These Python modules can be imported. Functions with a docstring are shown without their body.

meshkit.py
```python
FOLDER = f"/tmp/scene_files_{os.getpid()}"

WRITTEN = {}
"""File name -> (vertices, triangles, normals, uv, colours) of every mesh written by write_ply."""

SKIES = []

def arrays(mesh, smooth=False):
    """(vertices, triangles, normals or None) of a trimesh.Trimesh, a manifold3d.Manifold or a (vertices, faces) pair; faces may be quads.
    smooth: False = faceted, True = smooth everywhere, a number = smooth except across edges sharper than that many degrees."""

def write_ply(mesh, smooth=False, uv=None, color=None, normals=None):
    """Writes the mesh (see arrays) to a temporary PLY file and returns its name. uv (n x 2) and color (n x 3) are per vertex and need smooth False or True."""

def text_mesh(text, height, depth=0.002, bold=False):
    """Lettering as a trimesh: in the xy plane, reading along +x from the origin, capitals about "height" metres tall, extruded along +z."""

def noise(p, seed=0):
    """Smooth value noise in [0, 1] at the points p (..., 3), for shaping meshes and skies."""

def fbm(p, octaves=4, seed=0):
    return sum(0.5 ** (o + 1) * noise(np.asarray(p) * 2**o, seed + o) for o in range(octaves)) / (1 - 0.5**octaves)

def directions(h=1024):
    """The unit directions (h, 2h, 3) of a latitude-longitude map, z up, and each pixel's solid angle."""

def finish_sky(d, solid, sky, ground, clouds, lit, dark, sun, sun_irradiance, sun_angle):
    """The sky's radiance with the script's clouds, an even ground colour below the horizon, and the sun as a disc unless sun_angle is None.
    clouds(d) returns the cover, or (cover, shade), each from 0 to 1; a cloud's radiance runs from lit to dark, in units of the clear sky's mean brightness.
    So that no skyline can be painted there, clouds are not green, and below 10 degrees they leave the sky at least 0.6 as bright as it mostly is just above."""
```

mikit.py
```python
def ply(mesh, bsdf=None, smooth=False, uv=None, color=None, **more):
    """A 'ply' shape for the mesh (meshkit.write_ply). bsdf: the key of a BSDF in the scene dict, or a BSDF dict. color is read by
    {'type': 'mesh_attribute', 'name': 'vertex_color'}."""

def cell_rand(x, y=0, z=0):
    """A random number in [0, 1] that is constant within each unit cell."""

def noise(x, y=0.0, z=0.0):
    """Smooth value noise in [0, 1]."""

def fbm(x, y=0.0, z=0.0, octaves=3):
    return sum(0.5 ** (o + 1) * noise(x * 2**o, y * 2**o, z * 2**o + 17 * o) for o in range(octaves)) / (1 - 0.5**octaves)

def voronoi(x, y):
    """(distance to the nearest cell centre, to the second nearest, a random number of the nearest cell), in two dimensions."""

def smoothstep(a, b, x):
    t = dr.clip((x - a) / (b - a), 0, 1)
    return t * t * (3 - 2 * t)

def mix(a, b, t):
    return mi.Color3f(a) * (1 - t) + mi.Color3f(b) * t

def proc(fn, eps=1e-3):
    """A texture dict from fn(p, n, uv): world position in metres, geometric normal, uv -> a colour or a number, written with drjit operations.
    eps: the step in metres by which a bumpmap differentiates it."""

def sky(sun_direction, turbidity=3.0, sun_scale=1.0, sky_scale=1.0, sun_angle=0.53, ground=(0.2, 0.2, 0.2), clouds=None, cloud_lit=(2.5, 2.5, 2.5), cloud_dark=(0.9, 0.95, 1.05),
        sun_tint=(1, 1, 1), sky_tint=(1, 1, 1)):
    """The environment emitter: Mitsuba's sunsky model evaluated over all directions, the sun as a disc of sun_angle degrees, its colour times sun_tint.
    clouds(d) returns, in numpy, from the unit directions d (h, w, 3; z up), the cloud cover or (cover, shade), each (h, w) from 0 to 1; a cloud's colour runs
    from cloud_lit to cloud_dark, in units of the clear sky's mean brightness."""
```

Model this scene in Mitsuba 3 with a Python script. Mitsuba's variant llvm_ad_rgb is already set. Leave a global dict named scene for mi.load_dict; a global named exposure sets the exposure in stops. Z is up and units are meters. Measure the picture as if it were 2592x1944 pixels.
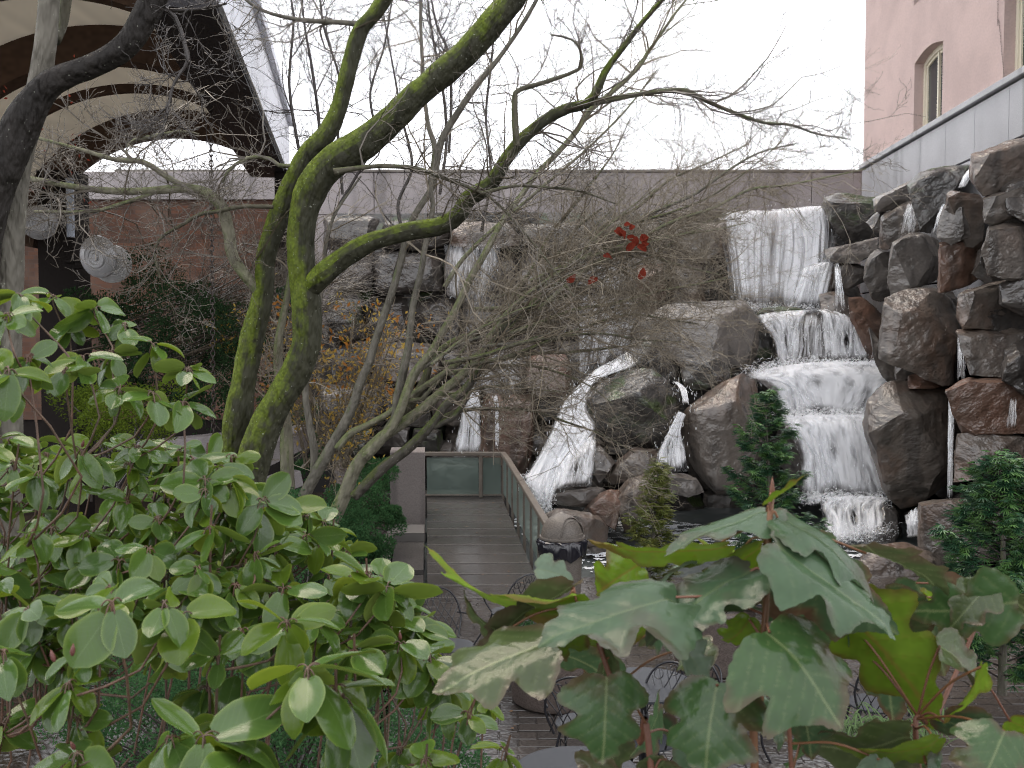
import math, random
import numpy as np
import trimesh, manifold3d as m3
import drjit as dr
import mitsuba as mi
import mikit, meshkit
from shapely.geometry import Polygon, Point
from scipy.spatial import Delaunay

# ---------------------------------------------------------------- camera, sky, exposure
T = mi.ScalarTransform4f
F, CX, CY, HC = 2599.0, 1296.0, 972.0, 3.2           # focal length and centre in photo pixels, eye height
PITCH = math.radians(2.82)
cp, sp = math.cos(PITCH), math.sin(PITCH)
scene, labels = {}, {}
scene['camera'] = {'type': 'thinlens', 'fov': math.degrees(2 * math.atan(CX / F)), 'fov_axis': 'x',
                   'to_world': T().look_at(origin=[0, 0, HC], target=[0, cp, HC - sp], up=[0, 0, 1]),
                   'near_clip': 0.05, 'far_clip': 400.0, 'aperture_radius': 0.0016, 'focus_distance': 9.0}
scene['sky'] = mikit.sky([-0.25, 0.35, 0.9], turbidity=4, sun_scale=0.12, sun_angle=30, clouds=lambda d: 1.0,
                         cloud_lit=(2.5, 2.52, 2.62), ground=(0.13, 0.13, 0.12))
exposure = 2.75

# ---------------------------------------------------------------- helpers
def P(u, v, Y):
    """photo pixel at the depth Y -> world point"""
    r, t = (u - CX) / F, -(v - CY) / F
    d = np.array([r, cp + t * sp, -sp + t * cp])
    return np.array([0, 0, HC]) + d * (Y / d[1])

def G(u, v, z=0.0):
    r, t = (u - CX) / F, -(v - CY) / F
    d = np.array([r, cp + t * sp, -sp + t * cp])
    return np.array([0, 0, HC]) + d * ((z - HC) / d[2])

K = 2592 / 2212.0
def D(u, v, Y):                       # the same from the 2212 pixel wide view
    return P(u * K, v * K, Y)

def zoom(x0, y0, s):
    return lambda pts: [(x0 + a * s, y0 + b * s) for a, b in pts]

R7, R8 = zoom(1100, 500, .36166), zoom(1792, 400, .36166)
B1, B2, B3 = zoom(1000, 1000, .27125), zoom(1500, 900, .27125), zoom(1992, 900, .27125)
A4 = zoom(1992, 0, .36166)

_count = {}
def number(name):
    n = _count.get(name, 0)
    _count[name] = n + 1
    return name if n == 0 else f'{name}_{n:03d}'

def thing(name, label=None, cat=None, group=None, kind=None):
    key = number(name)
    labels[key] = {}
    for a, b in (('label', label), ('category', cat), ('group', group), ('kind', kind)):
        if b: labels[key][a] = b
    return key

def put(key, mesh, mat, smooth=False, **more):
    scene[key] = mikit.ply(mesh, mat, smooth, **more)
    return key

def part(parent, name, mesh, mat, smooth=False, label=None, kind=None, **more):
    key = number(parent + '__' + name)
    put(key, mesh, mat, smooth, **more)
    if label or kind:
        labels[key] = {}
        if label: labels[key]['label'] = label
        if kind: labels[key]['kind'] = kind
    return key

def solo(name, mesh, mat, label, cat=None, smooth=False, group=None, kind=None, **more):
    key = thing(name, label, cat, group, kind)
    return put(key, mesh, mat, smooth, **more)

def join(ms):
    ms = [m if isinstance(m, trimesh.Trimesh) else trimesh.Trimesh(*m, process=False) for m in ms]
    return trimesh.util.concatenate(ms)

def man(m):
    a = m.to_mesh()
    return trimesh.Trimesh(np.array(a.vert_properties[:, :3], float), np.array(a.tri_verts), process=False)

def frame(ax, up=(0, 0, 1)):
    ax = np.asarray(ax, float) / np.linalg.norm(ax)
    s = np.cross(ax, up)
    if np.linalg.norm(s) < 1e-4: s = np.cross(ax, (1, 0, 0))
    s /= np.linalg.norm(s)
    return ax, s, np.cross(s, ax)

def box(x0, x1, y0, y1, z0, z1, bev=0.0):
    if bev <= 0:
        m = trimesh.creation.box((x1 - x0, y1 - y0, z1 - z0))
        m.apply_translation(((x0 + x1) / 2, (y0 + y1) / 2, (z0 + z1) / 2))
        return m
    pts = []
    for sx, ex in ((x0, 1), (x1, -1)):
        for sy, ey in ((y0, 1), (y1, -1)):
            for sz, ez in ((z0, 1), (z1, -1)):
                pts += [(sx + ex * bev, sy + ey * bev, sz), (sx + ex * bev, sy, sz + ez * bev), (sx, sy + ey * bev, sz + ez * bev)]
    return man(m3.Manifold.hull_points(np.array(pts)))

def xbox(p, q, wx, wz, bev=0.0, up=(0, 0, 1)):
    """a bar from p to q: width wx sideways, wz in the up direction"""
    p, q = np.asarray(p, float), np.asarray(q, float)
    ax, s, u = frame(q - p, up)
    m = box(0, np.linalg.norm(q - p), -wx / 2, wx / 2, -wz / 2, wz / 2, bev)
    M = np.eye(4); M[:3, 0], M[:3, 1], M[:3, 2], M[:3, 3] = ax, s, u, p
    if np.linalg.det(M[:3, :3]) < 0: M[:3, 1] *= -1
    m.apply_transform(M)
    return m

def prism(pts, dvec):
    """a convex polygon of 3D points swept along dvec"""
    pts = np.asarray(pts, float)
    return man(m3.Manifold.hull_points(np.vstack([pts, pts + np.asarray(dvec, float)])))

def catmull(pts, n):
    pts = np.asarray(pts, float)
    if len(pts) == 2:
        t = np.linspace(0, 1, n)[:, None]
        return pts[0] * (1 - t) + pts[1] * t
    ext = np.vstack([2 * pts[0] - pts[1], pts, 2 * pts[-1] - pts[-2]])
    seg = np.linspace(0, len(pts) - 1, n)
    i = np.minimum(seg.astype(int), len(pts) - 2); t = (seg - i)[:, None]
    a, b, c, d = ext[i], ext[i + 1], ext[i + 2], ext[i + 3]
    return .5 * (2 * b + (c - a) * t + (2 * a - 5 * b + 4 * c - d) * t * t + (3 * b - a - 3 * c + d) * t ** 3)

def tubes(pts, rad, sides=4, flat=1.0, caps=True):
    """many tubes at once: pts (N,K,3), rad (N,K)"""
    pts, rad = np.asarray(pts, float), np.asarray(rad, float)
    N, Kn = rad.shape
    tan = np.gradient(pts, axis=1)
    tan /= np.maximum(np.linalg.norm(tan, axis=2, keepdims=True), 1e-9)
    mean = pts[:, -1] - pts[:, 0]
    ref = np.where(np.abs(mean[:, 2:3]) < 0.8 * np.linalg.norm(mean, axis=1, keepdims=True), [[0, 0, 1.0]], [[0, 1.0, 0]])[:, None]
    a = np.cross(tan, ref); a /= np.maximum(np.linalg.norm(a, axis=2, keepdims=True), 1e-9)
    b = np.cross(a, tan)
    ang = np.arange(sides) * 2 * np.pi / sides
    v = pts[:, :, None] + rad[:, :, None, None] * (np.cos(ang)[None, None, :, None] * a[:, :, None] + flat * np.sin(ang)[None, None, :, None] * b[:, :, None])
    v = v.reshape(-1, 3)
    n, k, s = np.meshgrid(np.arange(N), np.arange(Kn - 1), np.arange(sides), indexing='ij')
    i0 = (n * Kn + k) * sides
    q = np.stack([i0 + s, i0 + (s + 1) % sides, i0 + sides + (s + 1) % sides, i0 + sides + s], -1).reshape(-1, 4)
    f = np.vstack([q[:, [0, 2, 1]], q[:, [0, 3, 2]]])
    if caps:
        e = []
        for kk, flip in ((0, False), (Kn - 1, True)):
            base = (np.arange(N) * Kn + kk) * sides
            for j in range(1, sides - 1):
                t = np.stack([base, base + j, base + j + 1], 1)
                e.append(t[:, ::-1] if flip else t)
        f = np.vstack([f] + e)
    return trimesh.Trimesh(v, f, process=False)

def tube(pts, rad, sides=8, n=None, flat=1.0):
    pts = np.asarray(pts, float)
    if n:
        rad = np.interp(np.linspace(0, 1, n), np.linspace(0, 1, len(pts)), np.broadcast_to(rad, len(pts)))
        pts = catmull(pts, n)
    return tubes(pts[None], np.broadcast_to(rad, len(pts))[None], sides, flat)

def lathe(prof, sides=32):
    prof = np.asarray(prof, float)
    return trimesh.creation.revolve(prof, sections=sides)

def placed(mesh, M):
    m = mesh.copy(); m.apply_transform(M); return m

def rotz(a, loc=(0, 0, 0), s=1.0):
    M = np.eye(4); c, q = math.cos(a), math.sin(a)
    M[:3, :3] = np.array([[c, -q, 0], [q, c, 0], [0, 0, 1]]) * s; M[:3, 3] = loc
    return M

# ---------------------------------------------------------------- materials
fbm, noise, sst, mix = mikit.fbm, mikit.noise, mikit.smoothstep, mikit.mix

def pr(base, rough=0.6, spec=0.5, metal=0.0, cc=0.0, **kw):
    d = {'type': 'principled', 'roughness': rough if isinstance(rough, dict) else float(rough), 'specular': float(spec)}
    d['base_color'] = base if isinstance(base, dict) else {'type': 'rgb', 'value': list(base)}
    if metal: d['metallic'] = float(metal)
    if cc: d['clearcoat'] = float(cc); d['clearcoat_gloss'] = 0.9
    d.update(kw)
    return d

def two(b): return {'type': 'twosided', 'bsdf': b}
def bump(b, fn, scale=1.0, eps=2e-3): return {'type': 'bumpmap', 'arbitrary': mikit.proc(fn, eps), 'scale': float(scale), 'bsdf': b}

def rock_mat(c1, c2, c3, moss=0.0, scale=1.0):
    def fn(p, n, uv):
        a = fbm(p.x * .9 + 3 * scale, p.y * .9, p.z * .9 + scale)
        b = fbm(p.x * 5, p.y * 5, p.z * 3.2 + 9 * scale)
        g = noise(p.x * 38, p.y * 38, p.z * 38)
        st = fbm(p.x * 7, p.y * 7, p.z * .8, 2)                       # run-off streaks
        c = mix(c1, c2, sst(.42, .68, a * .65 + b * .35))
        c = mix(c, c3, sst(.52, .7, b) * .7)
        c = mix(c, mi.Color3f(.02, .019, .018), sst(.5, .72, st) * .5)
        c = c * (.86 + .26 * g)
        if moss:
            m = sst(.6 - moss, .72 - moss, fbm(p.x * 2.2 + 5, p.y * 2.2, p.z * 2.2)) * sst(-.5, .3, n.z)
            c = mix(c, mi.Color3f(.035, .06, .012) * (.5 + g), m * .8)
        return c
    def rg(p, n, uv):
        return .1 + .3 * fbm(p.x * 4, p.y * 4, p.z * 4)
    def bp(p, n, uv):
        return fbm(p.x * 9, p.y * 9, p.z * 9, 4) * .05 + fbm(p.x * 42, p.y * 42, p.z * 42, 2) * .009
    return bump(two(pr(mikit.proc(fn), mikit.proc(rg), .7, cc=.5)), bp, 1.0, 4e-3)

scene['rock_grey'] = rock_mat((.135, .12, .108), (.085, .074, .066), (.165, .15, .138), .0, 1)
scene['rock_brown'] = rock_mat((.118, .1, .085), (.125, .082, .06), (.09, .078, .069), .0, 2)
scene['rock_red'] = rock_mat((.13, .077, .055), (.105, .08, .064), (.16, .088, .062), .0, 3)
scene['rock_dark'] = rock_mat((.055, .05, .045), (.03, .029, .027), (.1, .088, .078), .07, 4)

def gran(c, sp_=.35, grid=None, rough=.45):
    def fn(p, n, uv):
        g = noise(p.x * 90, p.y * 90, p.z * 90)
        w = fbm(p.x * 1.3, p.y * 1.3, p.z * .7)
        s = fbm(p.x * 4, p.y * 4, p.z * .25, 2)
        return mi.Color3f(c) * (1 - sp_ + 2 * sp_ * g) * (.72 + .56 * w) * (1 - .35 * sst(.55, .8, s))
    return two(pr(mikit.proc(fn), rough))

scene['wall_granite'] = gran((.31, .28, .28), .12)
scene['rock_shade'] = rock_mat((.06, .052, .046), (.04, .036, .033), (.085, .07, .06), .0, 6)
scene['granite_pale'] = gran((.3, .298, .308), .1)
scene['granite_dark'] = gran((.12, .105, .1), .3, rough=.3)
scene['joint_dark'] = pr((.06, .058, .058), .8)

def stucco(p, n, uv):
    a = fbm(p.x * 1.1, p.y * 1.1, p.z * 1.1, 4); b = fbm(p.x * 3, p.y * 3, p.z * .35, 3); g = noise(p.x * 40, p.y * 40, p.z * 40)
    c = mix((.48, .37, .342), (.42, .325, .302), sst(.35, .7, a))
    c = mix(c, (.47, .365, .34), sst(.5, .8, b) * .6)
    return c * (.93 + .14 * g)
scene['stucco_pink'] = bump(two(pr(mikit.proc(stucco), .85, .2)), lambda p, n, uv: noise(p.x * 30, p.y * 30, p.z * 30) * .006, 1.0, 6e-3)
scene['frame_cream'] = pr((.62, .57, .45), .5)
scene['glass_dark'] = pr((.03, .035, .04), .06, .7)

def paver(c1, c2, k=7.0):
    def fn(p, n, uv):
        cell = noise(p.x * k * .7 + 11, p.y * k * .7, 0); g = noise(p.x * 70, p.y * 70, p.z * 70); w = fbm(p.x * 1.2, p.y * 1.2, 0)
        return mix(c1, c2, cell) * (.45 + .33 * g) * (.6 + .8 * w)
    def rg(p, n, uv):
        return .04 + .22 * fbm(p.x * 1.6 + 4, p.y * 1.6, 0)
    return bump(pr(mikit.proc(fn), mikit.proc(rg), .55), lambda p, n, uv: noise(p.x * 45, p.y * 45, 0) * .002, 1.0, 4e-3)
scene['brick_wet'] = paver((.07, .06, .054), (.1, .085, .076))
scene['brick_wet_grey'] = paver((.085, .076, .072), (.066, .058, .053), 5)
scene['slab_wet'] = paver((.105, .096, .09), (.08, .073, .068), 2)
scene['soil'] = paver((.02, .016, .012), (.035, .025, .018), 9)

def bark(moss_amt, c_bark, c_moss, thr=.0):
    def fn(p, n, uv):
        b = fbm(p.x * 26, p.y * 26, p.z * 5); g = noise(p.x * 120, p.y * 120, p.z * 120)
        m = .5 * fbm(p.x * 5 + 7, p.y * 5, p.z * 3.2, 4) + .5 * fbm(p.x * 24, p.y * 24, p.z * 1.6, 3); m2 = fbm(p.x * 30, p.y * 30, p.z * 30)
        c = mi.Color3f(c_bark) * (.45 + 1.1 * b)
        up = n.z * .45 - n.x * .5 - n.y * .05
        k = sst(.42 - thr, .66 - thr, m * .62 + up * .30 + .1 + (m2 - .5) * .25)
        mo = mix(mi.Color3f(c_moss), mi.Color3f(c_moss[0] * .38, c_moss[1] * .42, c_moss[2] * .7), m2) * (.55 + .9 * g)
        c = mix(c, mo, k * moss_amt)
        return mix(c, mi.Color3f(.42, .44, .36), sst(.9, .95, noise(p.x * 150, p.y * 150, p.z * 90)) * .5)
    return bump(two(pr(mikit.proc(fn), .62, .22)), lambda p, n, uv: fbm(p.x * 45, p.y * 45, p.z * 14) * .03, 1.0, 2e-3)
scene['bark_moss'] = bark(1.0, (.034, .034, .02), (.135, .175, .012), .06)
scene['bark_moss_thin'] = bark(.8, (.085, .078, .055), (.13, .16, .03), .0)
scene['bark_grey'] = bark(.75, (.125, .115, .095), (.12, .16, .035), -.06)
scene['bark_pale'] = bark(.7, (.16, .15, .11), (.16, .2, .045), .05)
scene['twig_brown'] = pr((.082, .066, .048), .38, .7)
scene['twig_pale'] = pr((.175, .145, .105), .4, .6)
scene['twig_dark'] = pr((.035, .028, .025), .4, .6)
scene['stem_red'] = pr((.15, .06, .035), .45)
scene['stem_orange'] = pr((.15, .065, .026), .45)

def thin(base, rough=.35, trans=.6, eta=1.5, flat=0.0):
    return {'type': 'principledthin', 'base_color': base if isinstance(base, dict) else {'type': 'rgb', 'value': list(base)},
            'roughness': rough if isinstance(rough, dict) else float(rough), 'diff_trans': float(trans), 'eta': float(eta)}

def leafy(lime, front, back, trans, w, rough=.25, eta=1.5, spec=.6):
    """a leaf: light passes it (lime), its upper face has a greyish waxy gloss, its lower face is matt"""
    return {'type': 'blendbsdf', 'weight': float(w), 'a': thin(lime, .4, trans, eta),
            'b': {'type': 'twosided', 'front': pr(front, rough, spec), 'back': pr(back, .7, .3)}}
# ================================================================ ground
rng = np.random.default_rng(7)
gx, gy = np.meshgrid(np.linspace(-60, 60, 3), np.linspace(-30, 90, 3))
def sheet(x0, x1, y0, y1, z, nx=2, ny=2, zf=None):
    X, Yy = np.meshgrid(np.linspace(x0, x1, nx), np.linspace(y0, y1, ny))
    Z = np.full_like(X, z) if zf is None else zf(X, Yy)
    v = np.stack([X, Yy, Z], -1).reshape(-1, 3)
    i = (np.arange(ny - 1)[:, None] * nx + np.arange(nx - 1)[None]).reshape(-1, 1)
    f = np.vstack([np.hstack([i, i + 1, i + nx + 1]), np.hstack([i, i + nx + 1, i + nx])])
    return trimesh.Trimesh(v, f, process=False)
solo('ground', sheet(-160, 160, -60, 300, -.9), 'soil', 'dark ground under the whole court', kind='structure')
# water of the pool at the foot of the falls
solo('pool_water', sheet(-3.5, 9, 13.4, 22, -.32, 120, 80, lambda X, Y_: -.32 + .12 * (meshkit.fbm(np.stack([X * 3.2, Y_ * 3.2, X * 0], -1), 4) - .5)),
     pr((.075, .085, .085), .12, .7), 'grey churned water of the pool at the foot of the falls', kind='structure', smooth=True)

# patio: sheet below, bricks on top of it (as far as one can tell them apart)
patio = solo('patio', sheet(-1.05, 9, 3.05, 13.4, -.012), 'brick_wet_grey', 'wet patio paved in running bond bricks', kind='structure')
BL, BW = .305, .152
bm = box(-BL / 2 + .005, BL / 2 - .005, -BW / 2 + .005, BW / 2 - .005, -.03, 0, .006)
brick = [mikit.ply(bm, 'brick_wet'), mikit.ply(bm, 'brick_wet_grey')]
rest = []
cand = []
for j in range(int((13.3 - 6.6) / BW)):
    y = 6.6 + (j + .5) * BW
    for i in range(-4, 30):
        x = -1.0 + (i + .5 * (j % 2)) * BL + 1.2
        if x > -.9 and x < 7.8: cand.append((x, y))
cand.sort(key=lambda c: (c[1] - 7.2) ** 2 + (c[0] - 1.6) ** 2 * .8)
for n, (x, y) in enumerate(cand):
    z = rng.normal(0, .0022); a = rng.normal(0, .004)
    if n < 300:
        scene[number(patio + '__brick')] = {**brick[int(rng.random() < .4)], 'to_world': T().translate([x, y, z]).rotate([0, 0, 1], math.degrees(a))}
    else:
        rest.append(placed(bm, rotz(a, (x, y, z))))
part(patio, 'brick_paving', join(rest), 'brick_wet', kind='stuff')

# the walkway of wide slabs, rising a little to the landing at the far end
WA = np.array([(921 - 1106) / 2218, 1.0, 0]); WA /= WA[1]
def W(s, off, z): return np.array([WA[0] * s + off * (1), s, z])
walk = thing('walkway', 'wet stepped walkway of wide granite treads running back to the landing', kind='structure')
ys = np.linspace(12.3, 19.4, 13)
for k in range(len(ys) - 1):
    y0, y1 = ys[k], ys[k + 1] - .012
    z = .008 * k
    q = [W(y0, 0, z), W(y1, 0, z), W(y1, 1.42, z), W(y0, 1.42, z)]
    m = prism(q, (0, 0, -.2))
    part(walk, 'tread', m, 'slab_wet')
    nose = prism([W(y0 - .012, 0, z + .003), W(y0 + .012, 0, z + .003), W(y0 + .012, 1.42, z + .003), W(y0 - .012, 1.42, z + .003)], (0, 0, -.05))
    part(walk, 'nosing', nose, 'granite_nose')
scene['granite_nose'] = pr((.135, .127, .12), .22, .6)
# side slabs and kerb left of the treads
for k, (y0, y1, zz) in enumerate(((12.0, 13.35, .03), (13.38, 15.2, .09))):
    part(walk, 'side_slab', prism([W(y0, -.05, zz), W(y1, -.05, zz), W(y1, -.48, zz), W(y0, -.48, zz)], (0, 0, -.4)), 'slab_wet')
part(walk, 'kerb', prism([W(9.4, -.5, .1), W(15.2, -.5, .22), W(15.2, -.62, .22), W(9.4, -.62, .1)], (0, 0, -.5)), 'granite_dark')
part(walk, 'step', prism([W(15.22, -.04, .22), W(15.9, -.04, .22), W(15.9, -.6, .22), W(15.22, -.6, .22)], (0, 0, -.5)), 'granite_nose')
part(walk, 'landing', prism([W(19.41, -.3, .13), W(20.0, -.3, .13), W(20.0, 1.6, .13), W(19.41, 1.6, .13)], (0, 0, -.5)), 'slab_wet')

# granite pier and the low wall behind it
pier = solo('granite_pier', prism([W(17.2, -.03, -.3), W(18.0, -.03, -.3), W(18.0, -.62, -.3), W(17.2, -.62, -.3)], (0, 0, 1.5)), 'pier_granite',
            'square cut granite pier where the railing ends beside the walkway', 'pier')
scene['pier_granite'] = gran((.2, .175, .165), .22, rough=.4)

# the planted bed on the left, and the terrace under the viewer
def bedz(X, Y_):
    base = np.interp(Y_, [0, 3, 6, 9, 13, 24], [1.45, 1.4, 1.2, .8, .3, .2])
    side = np.clip((-.9 - .08 * Y_ + .3 - X) / 1.2, 0, 1)
    return base * (.35 + .65 * side) + .08 * (meshkit.fbm(np.stack([X, Y_, X * 0], -1) * 1.3, 3) - .5)
solo('planting_bed', sheet(-14, -.6, -1, 19, 0, 60, 80, lambda X, Y_: bedz(X, Y_) - 1.3 * np.clip((X + 1.05 + np.maximum(0, Y_ - 12) * .083 + .55) / .3, 0, 1)), 'soil', 'dark planting bed left of the walkway', kind='structure', smooth=True)
solo('terrace', box(-14, 9, -4, 3.0, -.85, 1.4), 'soil', 'upper terrace bed in front of the court', kind='structure')

# ================================================================ far wall of granite panels
fw = thing('granite_wall', 'long grey granite panel wall behind the waterfall, streaked and damp', 'wall')
part(fw, 'core', box(-9.2, 8.5, 24.12, 24.6, -.8, 6.88), 'joint_dark')
zt = [6.93, 5.95, 4.6, 3.2, 1.8]
xs = np.arange(-9.0, 9.9, 1.45)
for r in range(len(zt) - 1):
    for i in range(len(xs) - 1):
        if r > 2: continue
        x0 = xs[i] + (.0 if r % 2 == 0 else 0)
        part(fw, 'panel', box(x0 + .008, min(xs[i + 1], 8.4) - .008, 24.0 + rng.normal(0, .003), 24.13, zt[r + 1] + .008, zt[r] - .008, .006), 'wall_granite')
part(fw, 'coping', box(-9.2, 8.5, 23.96, 24.7, 6.93, 6.99, .01), 'granite_coping')
scene['granite_coping'] = gran((.2, .18, .16), .2)

# ================================================================ pink building on the right: its flank runs along the line x = 6.33 + .066 y
bd = thing('building', 'pink stucco building with arched windows above the rocks', 'building')
ang = math.atan(.066)
Bdir = np.array([math.sin(ang), math.cos(ang), 0]); Bn = np.array([-Bdir[1], Bdir[0], 0])       # along the flank; out of it, towards the court
B0 = np.array([6.33 + .066 * 23.2, 23.2, 0])                                                      # far corner
def BP(s, o, z): return B0 - Bdir * s + Bn * o + np.array([0, 0, z])                             # s metres from the corner towards the viewer, o out of the wall
def bbox(s0, s1, o0, o1, z0, z1, bev=.0):
    m = box(s0, s1, o0, o1, z0, z1, bev)
    M = np.eye(4); M[:3, 0], M[:3, 1], M[:3, 2], M[:3, 3] = -Bdir, Bn, (0, 0, 1), B0
    m.apply_transform(M)
    if np.linalg.det(M[:3, :3]) < 0: m.invert()
    return m
def s_at(u, v=0): # pixel column -> s along the flank
    k = (u - CX) / F
    Yy = 6.33 / (k - .066)
    return (23.2 - Yy) / Bdir[1]
wins = []
for (u0, u1, zb, zs, zr) in ((2301, 2371, 6.95, 8.3, .17), (2522, 2625, 6.95, 8.3, .2), (2296, 2366, 9.42, 10.8, .17), (2518, 2620, 9.42, 10.8, .2)):
    s0, s1 = s_at(u0), s_at(u1)
    top = [(s0 + (s1 - s0) * t, zs + zr * math.sin(math.pi * (t * .8 + .1)) - zr * .3) for t in np.linspace(0, 1, 9)]
    wins.append((s0, s1, zb, top))
wallpoly = Polygon([(-.0, 6.97), (13, 6.97), (13, 16), (0, 16)], [])
holes = [Polygon([(s0, zb), (s1, zb)] + top[::-1]) for s0, s1, zb, top in wins]
for h in holes: wallpoly = wallpoly.difference(h)
def up_wall(poly, o0, o1):
    m = trimesh.creation.extrude_polygon(poly, o1 - o0, engine='earcut')           # x = s, y = z, z = out
    M = np.eye(4); M[:3, 0], M[:3, 1], M[:3, 2], M[:3, 3] = -Bdir, (0, 0, 1), Bn, B0 + Bn * o0
    m.apply_transform(M)
    if np.linalg.det(M[:3, :3]) < 0: m.invert()
    return m
part(bd, 'wall', up_wall(wallpoly, -.27, 0), 'stucco_pink')
part(bd, 'end_wall', bbox(.0, .4, -9, -.28, -.8, 16), 'stucco_pink')
for s0, s1, zb, top in wins:
    outer = Polygon([(s0, zb), (s1, zb)] + top[::-1])
    inner = outer.buffer(-.09, join_style=2)
    w = part(bd, 'window', up_wall(outer.difference(inner), -.26, -.17), 'frame_cream')
    bar = part(w, 'mullion', up_wall(Polygon([((s0 + s1) / 2 - .03, zb + .1), ((s0 + s1) / 2 + .03, zb + .1), ((s0 + s1) / 2 + .03, top[4][1] - .1), ((s0 + s1) / 2 - .03, top[4][1] - .1)]), -.23, -.18), 'frame_cream')
    inner2 = inner.difference(inner.buffer(-.05))
    part(w, 'sash', up_wall(inner2, -.245, -.2), 'frame_cream')
    part(w, 'pane', up_wall(inner, -.235, -.226), 'glass_dark')
    part(w, 'sill', bbox(s0 + .02, s1 - .02, -.22, -.02, zb - .035, zb + .02, .006), 'frame_cream')
# pale panels under the coping
part(bd, 'base', bbox(0, 13, -.4, -.03, -.8, 6.9), 'joint_dark')
z_rows = [(6.02, 6.84), (5.1, 6.0), (4.1, 5.08), (3.1, 4.08)]
for r, (za, zb) in enumerate(z_rows):
    for i in range(8):
        s0 = .02 + i * 1.32
        part(bd, 'panel', bbox(s0 + .006, s0 + 1.32 - .006, -.03, .03, za + .006, zb - .006, .005), 'granite_pale')
part(bd, 'coping', bbox(-.02, 13, -.03, .1, 6.86, 6.97, .012), 'granite_pale')
part(bd, 'cable', tube([BP(s_at(2508), .015, 12), BP(s_at(2508), .015, 8.2), BP(s_at(2512), .015, 7.9), BP(s_at(2528), .015, 7.0)], .005, 5, 20), 'cable_grey')
scene['cable_grey'] = pr((.2, .15, .14), .6)

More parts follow.
